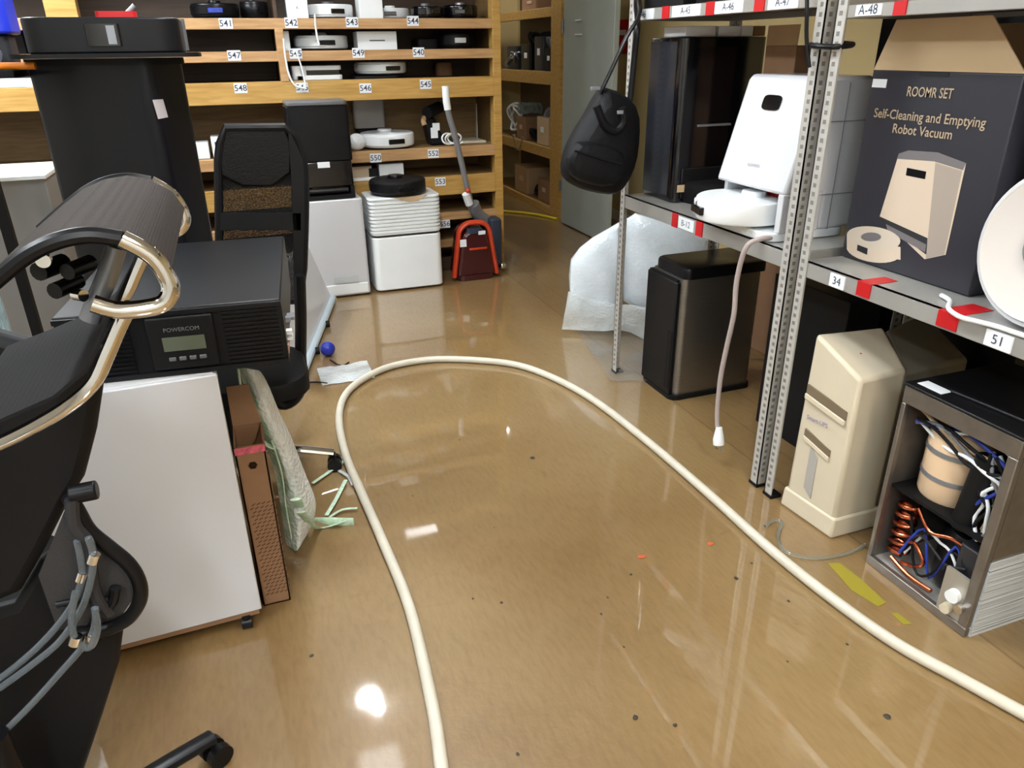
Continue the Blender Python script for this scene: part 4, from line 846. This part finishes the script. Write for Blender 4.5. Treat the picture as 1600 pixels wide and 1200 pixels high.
sw_ = part('sensor_window', MB().rbox(c.x-.05, c.x+.055, c.y-.196, c.y-.18, 1.525, 1.592, .008), BLACKG, t); part('sensor_lens', MB().box(c.x+.015, c.x+.04, c.y-.199, c.y-.190, 1.53, 1.587), SILVERP, sw_)
part('rear_corner', MB().cyl((c.x+hw-.02, c.y+.14, 1.51), (c.x+hw-.02, c.y+.14, 1.618), .03), MGREY, t)
tag(part('red_controller', MB().rbox(c.x-.03, c.x+.10, c.y-.02, c.y+.06, 1.613, 1.637, .015).cyl((c.x+.07, c.y, 1.63), (c.x+.10, c.y, 1.655), .008, 1), [RED, SILVERP]), 'small red gadget on top of the dark rounded device', 'gadget')

# mesh chair behind the power unit
def star_base(root, c, r, m, cast, a0=0., n=5, zc=.075, hub=.10):
    for k in range(n):
        a = a0+2*PI*k/n; d = Vector((math.cos(a), math.sin(a), 0)); e = Vector(c)+d*r
        lg = part('base_leg', MB().tube([Vector(c)+Vector((0, 0, hub)), Vector(c)+d*r*.5+Vector((0, 0, hub-.005)), e+Vector((0, 0, zc))], .016, flat=(.022, .014)), m, root)
        pd = Vector((-d.y, d.x, 0)); w = MB()
        for s_ in (-1, 1): w.cyl(e+pd*s_*.008+Vector((0, 0, .028)), e+pd*s_*.028+Vector((0, 0, .028)), .028, n=18)
        w.cyl(e+Vector((0, 0, .035)), e+Vector((0, 0, zc)), .008, n=8)
        part('caster', w, cast, lg)
t = thing('mesh_office_chair', (-.08, 2.82, 0), 'black mesh office chair behind the power unit, back rounded at top', 'office chair')
CH = Vector((-.165, 2.66, 0))
star_base(t, CH, .36, CHROME, BLACKP, a0=math.radians(-8), hub=.12)
part('gas_lift', MB().cyl(CH+Vector((0, 0, .10)), CH+Vector((0, 0, .40)), .025), BLACKP, t)
part('seat', MB().rbox(-.24, .135, 2.42, 2.84, .405, .47, .12, top=.02), BLACKM, t)
pr = MB(); 
def back_out(s=1.):
    return [(352, 200), (445, 199), (462, 215), (474, 250), (477, 300), (476, 360), (474, 420), (470, 470), (352, 470), (343, 420), (342, 330), (341, 250), (344, 225)]
ob = [OY(u, v, 2.93) for u, v in back_out()]
part('back_frame', MB().tube(ob, .016, smooth=0, close=True), BLACKP, t)
part('back_mesh', MB().prism(ob, (0, .006, 0)), MESHB, t)
hd = [OY(u, v, 2.92) for u, v in ((350, 200), (445, 199), (456, 225), (455, 270), (425, 292), (380, 292), (345, 275), (340, 240))]
part('headrest_panel', MB().prism(hd, (0, .03, 0)), mat('black_leather', (10, 9, 9), .4, bump=.2, bs=120), t, bevel=.008)
hr_ = MB()
hr_.prism([OY(u, v, 2.915) for u, v in ((344, 333), (470, 333), (470, 360), (344, 360))], (0, .01, 0)); hr_.prism([OY(u, v, 2.915) for u, v in ((450, 200), (475, 252), (476, 440), (460, 440), (456, 290))], (0, .02, 0))
part('back_strut', hr_, BLACKM, t)
sb = MB().tube([OY(u, v, 2.75) for u, v in ((468, 430), (470, 500), (470, 560), (474, 592), (462, 622), (440, 632), (420, 610), (400, 580))], .022)
part('armrest_frame', sb, BLACKP, t)
part('arm_pad', MB().prism([OY(u, v, 2.76) for u, v in ((420, 560), (468, 556), (474, 592), (462, 622), (445, 632), (428, 612))], (0, .05, 0)), BLACKM, t, bevel=.015)
part('leg_link', MB().tube([CH+Vector((.02, 0, .38)), OY(410, 540, 2.8), OY(418, 600, 2.78)], .012), SILVERP, t)

# power unit (wide black UPS) on the white pedestal
R6 = Matrix.Translation((-.16, 2.18, 0)) @ Matrix.Rotation(math.radians(-5), 4, 'Z') @ Matrix.Translation((.16, -2.18, 0))
t = thing('power_unit', (-.16, 2.18, .785), 'wide black power unit with small display on the white pedestal', 'power supply')
ux0, ux1, uy0, uy1, uz0, uz1 = -.42, .085, 1.84, 2.54, .785, .952
def RM(mb): return mb.move(R6)
part('case', RM(MB().box(ux0, ux1, uy0, uy1, uz0, uz1)), UPSB, t, bevel=.004)
for ga, gb in ((ux0+.02, ux0+.155), (-.055, ux1-.012)):
    gl = MB().box(ga, gb, uy0-.002, uy0, uz0+.016, uz0+.152)
    for k in range(13):
        z = uz0+.018+k*.0105; gl.box(ga, gb, uy0-.007, uy0, z, z+.005)
    part('vent_louvre', RM(gl), BLACKP, t)
part('bezel_frame', RM(MB().box(ux0, ux1, uy0-.008, uy0, uz1-.016, uz1-.004).box(ux0, ux1, uy0-.008, uy0, uz0, uz0+.012)), UPSB, t)
dp = part('display_panel', RM(MB().box(-.225, -.075, uy0-.014, uy0, uz0+.018, uz1-.018)), BLACKM, t, bevel=.004)
part('screen', RM(MB().box(-.195, -.10, uy0-.0155, uy0-.014, uz0+.065, uz0+.10)), LCD, dp)
for k in range(4): part('button', RM(MB().box(-.188+k*.023, -.172+k*.023, uy0-.019, uy0-.014, uz0+.040, uz0+.050)), MGREY, dp, bevel=.002)
part('logo_print', RM(MB().text('POWERCOM', (-.148, uy0-.0142, uz0+.118), (1, 0, 0), (0, 0, 1), .014, 0, .001)), SILVERP, dp, smooth=False)
part('rear_connector', RM(MB().box(ux1, ux1+.012, 1.93, 1.95, .86, .872).box(ux1, ux1+.02, 1.99, 2.03, .845, .853)), SILVERP, t)
part('side_terminal', RM(MB().box(ux1, ux1+.014, 1.89, 1.91, .84, .85).box(ux1, ux1+.014, 1.89, 1.92, .825, .833)), WHITEP, t); part('warning_label', RM(MB().box(ux1, ux1+.002, 1.87, 1.91, .797, .82)), mat('pinkish_label', (200, 160, 150), .6), t)

t = thing('white_pedestal', (-.37, 2.05, 0), 'white drawer pedestal on casters beneath the black power unit', 'cabinet')
R5 = Matrix.Translation((-.125, 1.87, 0)) @ Matrix.Rotation(math.radians(2.5), 4, 'Z') @ Matrix.Translation((.125, -1.87, 0))
part('body', MB().box(-.60, -.13, 1.825, 2.25, .075, .783).move(R5), mat('pedestal_white', (205, 205, 206), .4), t, bevel=.003)
part('front_panel', MB().box(-.605, -.122, 1.808, 1.825, .052, .783).move(R5), WHITED, t, bevel=.003)
part('base_board', MB().box(-.60, -.13, 1.812, 2.24, .036, .052).move(R5), CARD, t)
for x, y in ((-.165, 1.81), (-.56, 1.85), (-.165, 2.2), (-.56, 2.2)):
    part('caster', MB().cyl((x-.014, y, .018), (x+.014, y, .018), .018, n=16).cyl((x, y, .02), (x, y, .04), .012, n=10), BLACKP, t)
# brown carton
t = thing('cardboard_carton', (-.08, 2.0, 0), 'narrow brown patterned carton squeezed beside the white pedestal', 'box')
cx0, cx1, cy0, cy1, ch = -.118, -.040, 1.885, 2.02, .535
part('body', MB().box(cx0, cx1, cy0, cy0+.004, 0, ch).box(cx0, cx0+.004, cy0, cy1, 0, ch).box(cx1-.004, cx1, cy0, cy1, 0, ch).box(cx0, cx1, cy1-.004, cy1, 0, ch).box(cx0, cx1, cy0, cy1, 0, .004), CARD, t)
pt = MB()
for r_ in range(26):
    for c_ in range(5):
        xx = cx0+.012+c_*.0135+(.006 if r_ % 2 else 0); zz = .035+r_*.0125
        pt.prism([(xx, cy0-.0008, zz), (xx+.010, cy0-.0008, zz+.005), (xx+.010, cy0-.0008, zz+.008), (xx, cy0-.0008, zz+.003)], (0, .0006, 0))
part('weave_print', pt, mat('brown_print', (84, 56, 40), .8), t, smooth=False)
part('recycling_mark', MB().lathe((-.078, cy0-.0006, .475), [(.013, 0), (.013, .0006), (.010, .0006), (.010, 0)], axis=(0, -1, 0), n=6).text('20', (-.078, cy0-.001, .475), (1, 0, 0), (0, 0, 1), .012, 0, .0005), mat('brown_print', (0, 0, 0)), t)
part('pink_tape', MB().box(cx0, cx1, cy0-.002, cy0, ch-.022, ch-.002), mat('pink_white_tape', (206, 96, 116), .4, var=.4, vs=60), t)
part('flap', MB().prism([(cx0, cy1, ch), (cx1, cy1, ch), (cx1-.02, cy1+.03, ch+.11), (cx0, cy1+.03, ch+.11)], (0, .004, 0)), CARD, t)
part('flap', MB().prism([(cx1, cy0+.02, ch), (cx1, cy1-.02, ch), (cx1-.035, cy1-.04, ch-.06), (cx1-.035, cy0+.04, ch-.06)], (.003, 0, 0)), CARD, t)
# bubble wrap beside the carton
t = thing('bubble_wrap_roll', (0, 2.15, 0), 'length of bubble wrap with green frayed edge beside the carton', 'bubble wrap')
Lp = [(372, 572), (380, 600), (388, 640), (400, 670), (418, 700), (430, 740), (438, 790), (445, 840), (452, 884)]
Rp = [(406, 578), (420, 600), (434, 640), (452, 672), (462, 700), (475, 735), (488, 765), (498, 790), (484, 830)]
yd = [2.16]*9
mb = MB(); K = 9
for i, (l, r_) in enumerate(zip(Lp, Rp)):
    for k in range(K):
        f_ = k/(K-1); p = OY(l[0]*(1-f_)+r_[0]*f_, l[1]*(1-f_)+r_[1]*f_, yd[i]-.07*math.sin(PI*f_)+.0+.02*noise.noise(Vector((i*1.3, k*.9, 2)))+.03*f_*(i/8)); p.z = max(p.z, .006); mb.v.append(p)
mb.f = [(i*K+k, i*K+k+1, (i+1)*K+k+1, (i+1)*K+k) for i in range(8) for k in range(K-1)]; mb.m = [0 if (j % (K-1)) > 2 else 1 for j in range(len(mb.f))]
part('sheet', mb, [BUBBLEW, BUBBLEG], t, sub=2, solid=.004)
NET = mat('pale_green_net', (196, 222, 198), .5, var=.2, vs=50)
def strand(l, r, m=NET): part('frayed_strip', MB().tube([OY(u, v, y) if y else G(u, v, .012) for u, v, y in l], r, flat=(r*1.9, r*.5)), m, t)
strand([(425, 690, 2.07), (440, 740, 2.07), (446, 790, 2.07), (455, 840, 2.07)], .006); strand([(372, 575, 2.07), (384, 640, 2.07), (412, 690, 2.07), (430, 700, 2.07)], .007)
strand([(462, 780, 2.02), (480, 812, 0), (515, 815, 0), (553, 816, 0)], .009); strand([(470, 800, 2.02), (495, 825, 0), (530, 818, 0), (545, 812, 0)], .007)
strand([(488, 755, 0), (510, 740, 0), (545, 715, 0)], .004); strand([(510, 805, 0), (525, 780, 0), (540, 750, 0)], .004); strand([(500, 702, 0), (520, 708, 0), (548, 722, 0)], .003)
strand([(515, 808, 0), (535, 796, 0), (558, 794, 0)], .003); strand([(530, 735, 0), (545, 745, 0), (552, 758, 0)], .004, BUBBLE)

# ------------------------------------------------------------------ foreground chairs
t = thing('chrome_frame_chair', (-.98, .95, 0), 'mesh chair with a rolled top and chrome side rails', 'office chair')
YN, YFf = .86, 1.255
nearp = [(-60, 485), (0, 432), (45, 397), (90, 376), (140, 367), (190, 373), (235, 398), (260, 430), (266, 455), (254, 474), (225, 482), (182, 484), (145, 474)]
prof = [OY(u, v, YN) for u, v in nearp]; SP = Vector((0, YFf-YN, 0))
part('back_mesh', MB().ribbon([p+Vector((0, .008, 0)) for p in prof[:8]], SP-Vector((0, .016, 0)), .006), MESHBR, t)
part('side_rail', MB().tube(prof[5:], .010, n=12, smooth=5), CHROME, t, label='polished chrome rolled end'); part('side_rail', MB().tube([p+SP for p in prof[5:]], .010, n=12, smooth=5), CHROME, t)
part('mesh_edge', MB().tube(prof[:6], .009, n=10), BLACKP, t, label='black edging'); part('mesh_edge', MB().tube([p+SP for p in prof[:6]], .009, n=10), BLACKP, t)
low = [(205, 476), (190, 505), (170, 550), (148, 596), (112, 630), (60, 662), (0, 692), (-90, 730)]
lp = [OY(u, v, YN+.02) for u, v in low]
part('frame_bar', MB().tube(lp, .012, n=12, smooth=5, flat=(.013, .008)), CHROME, t, label='chrome bar curving down to the seat'); part('frame_bar', MB().tube([p+SP*.9 for p in lp], .012, n=12, smooth=5, flat=(.013, .008)), CHROME, t)
part('inner_tube', MB().tube([OY(u, v, .98) for u, v in ((182, 385), (168, 430), (152, 468), (140, 500))], .012, n=12), SILVERP, t)
part('inner_mesh', MB().ribbon([p+Vector((-.012, .02, -.004)) for p in [OY(u, v, YN) for u, v in ((185, 500), (145, 580), (95, 622), (0, 664), (-90, 700))]], SP*.8, .004), MESHD, t)
hub_ = MB(); rr = random.Random(3)
for u, v, r_ in ((60, 425, .011), (105, 425, .010), (85, 455, .010)):
    p = OY(u, v, 1.0); hub_.cyl(p, p+Vector((.02, .04, .0)), r_, n=12)
part('tilt_mechanism', hub_, BLACKP, t); part('bolt', MB().cyl(OY(70, 405, .98), OY(70, 405, .98)+Vector((.0, -.01, 0)), .008), CHROME, t); part('bolt', MB().cyl(OY(118, 460, .97), OY(118, 460, .97)+Vector((.01, -.01, 0)), .007), CHROME, t)
sc_ = Vector((-.98, .95, 0)); part('seat', MB().rbox(-1.2, -.66, .80, 1.22, .78, .82, .1), MESHD, t) ; part('gas_lift', MB().cyl(sc_+Vector((0, 0, .10)), sc_+Vector((0, 0, .78)), .028), CHROME, t); star_base(t, sc_, .24, CHROME, BLACKP, a0=1.0)

t = thing('ergonomic_chair', (-.5, 1.3, 0), 'black ergonomic chair with curved lumbar frame and adjusting knob', 'office chair')
YC = 1.27
def slab(px, y, th, name, m, bev=.01, slope=0.):
    return part(name, MB().prism([OY(u, v, y) for u, v in px], (0, th, 0)), m, t, bevel=bev)
slab([(-160, 480), (120, 560), (158, 540), (160, 600), (148, 680), (130, 750), (105, 790), (70, 860), (30, 930), (-160, 1010)], YC, .05, 'backrest', mat('chair_black', (17, 17, 19), .55, var=.1), .02)
slab([(-160, 1000), (20, 950), (60, 880), (100, 850), (150, 900), (192, 985), (185, 1040), (160, 1120), (128, 1215), (110, 1300), (-160, 1400)], YC+.03, .04, 'seat_back_cover', mat('chair_black', (0, 0, 0)), .015)
lum = [(108, 775), (122, 800), (140, 830), (170, 855), (200, 880), (216, 905), (220, 930), (212, 952), (195, 970), (160, 985), (120, 990)]
part('lumbar_frame', MB().tube([OY(u, v, YC-.02) for u, v in lum], .014, n=12, flat=(.013, .013)), BLACKP, t)
slab([(100, 800), (130, 835), (165, 862), (200, 895), (212, 930), (190, 962), (150, 975), (90, 985), (60, 900)], YC-.012, .005, 'lumbar_mesh', mesh_fabric('silver_grey_mesh', (60, 58, 58), .3, 380), 0)
q = OY(140, 768, YC-.03); part('knob', MB().cyl(q+Vector((-.03, 0, 0)), q+Vector((.012, 0, .001)), .0165, n=20), BLACKP, t, bevel=.003)
part('rear_arm', MB().tube([OY(u, v, YC-.04) for u, v in ((112, 780), (116, 820), (138, 850), (142, 890), (150, 930), (170, 960))], .011), DGREY, t)
part('lever', MB().tube([OY(u, v, YC-.035) for u, v in ((88, 945), (130, 938), (180, 936))], .006), BLACKP, t); part('lever', MB().tube([OY(u, v, YC-.035) for u, v in ((150, 968), (175, 940), (180, 918))], .010), BLACKP, t)
bc = Vector((-.55, 1.18, 0)); star_base(t, bc, .36, BLACKP, BLACKP, a0=math.radians(32.7), hub=.11); part('gas_lift', MB().cyl(bc+Vector((0, 0, .1)), bc+Vector((0, 0, .42)), .026), BLACKP, t)
part('seat_pan', MB().rbox(-.95, -.50, 1.35, 1.75, .42, .47, .1), BLACKM, t)
# clear wrapped tubes hanging on the chair
gt = 'clear tubes tied behind the ergonomic chair'
TUB = mat('cloudy_tube', (150, 160, 168), .15, trans=.75, ior=1.35)
for k, (l, lab) in enumerate((([(120, 845), (126, 872), (128, 905), (110, 950), (70, 1000), (20, 1045), (-30, 1080)], 'clear tube curving down behind the ergonomic chair, the upper one'),
          ([(138, 840), (146, 868), (142, 905), (128, 950), (95, 1000), (55, 1035), (0, 1075)], 'clear tube looping beside the chair lumbar mesh'),
          ([(150, 955), (146, 985), (128, 1012), (95, 1050), (50, 1100), (0, 1150)], 'clear tube, lowest of those behind the ergonomic chair'),
          ([(118, 925), (112, 965), (118, 1000), (140, 1012), (152, 985), (148, 950)], 'short clear tube loop beside the lumbar frame'))):
    o = MB().tube([OY(u, v, YC-.05-.012*k) for u, v in l], .006, n=10, smooth=5)
    o = tag(part('clear_tube', o, TUB), lab, 'tube', gt)
    u, v = ((128, 900), (146, 872), (140, 998), (118, 1000))[k]; p = OY(u, v, YC-.05-.012*k)
    part('clip', MB().cyl(p+Vector((-.004, 0, -.008)), p+Vector((.004, 0, .008)), .0095, n=12), CHROME, o)
# ------------------------------------------------------------------ far left
z = 1.333
t = thing('grey_cabinet', (-1.05, 4.25, 0), 'pale grey cabinet with white top seen past the black tower', 'cabinet')
part('body', MB().box(-1.35, -.86, 4.15, 4.65, .02, .965), mat('pale_grey_enamel', (130, 128, 126), .5), t, bevel=.004); part('worktop', MB().box(-1.36, -.85, 4.13, 4.66, .965, .985), WHITEP, t, bevel=.003)
t = thing('tool_table', (-1.25, 3.55, 0), 'narrow table holding tools at the far left behind the chairs', 'table')
part('tabletop', MB().box(-1.9, -.66, 3.15, 3.75, 1.43, 1.455), BLACKM, t, bevel=.003)
for x, y in ((-1.85, 3.2), (-1.85, 3.7), (-.98, 3.7)): part('leg', MB().box(x, x+.04, y, y+.04, 0, 1.43), BLACKM, t)
part('leg', MB().box(-.99, -.95, 3.18, 3.22, 0, 1.43), BLACKM, t)
tag(part('blue_drill_case', MB().rbox(-.90, -.68, 3.35, 3.55, 1.57, 1.74, .03).rbox(-.9, -.70, 3.38, 3.52, 1.455, 1.57, .02, 1), [mat('vivid_blue', (40, 60, 210), .35), DGREY], bevel=.01), 'bright blue tool with grey body on the narrow table', 'tool')
tag(part('grey_tool', MB().tube([(-.95, 3.3, 1.50), (-.82, 3.28, 1.53), (-.72, 3.26, 1.49)], .03), mat('lilac_grey', (150, 150, 172), .4)), 'grey curved tool lying before the blue tool', 'tool')
tag(part('orange_tool', MB().cyl((-.74, 3.22, 1.467), (-.60, 3.20, 1.467), .012), mat('orange_plastic', (230, 130, 30), .4)), 'thin orange tool at the table end', 'tool')
small_box(-1.28, -1.0, 3.42, 3.62, 1.456, .09, DGREY, 'dark grey box on the narrow table', name='dark_box')
tag(part('water_bottle_pack', MB().rbox(-.98, -.62, 1.95, 2.25, 0.0, .95, .08), film('bottle_film', (170, 190, 192), .8, .8, 30)), 'column of film wrapped goods at the far left behind the chairs', 'wrapped goods')
for o in C.objects:
    if '_w' in o: del o['_w']
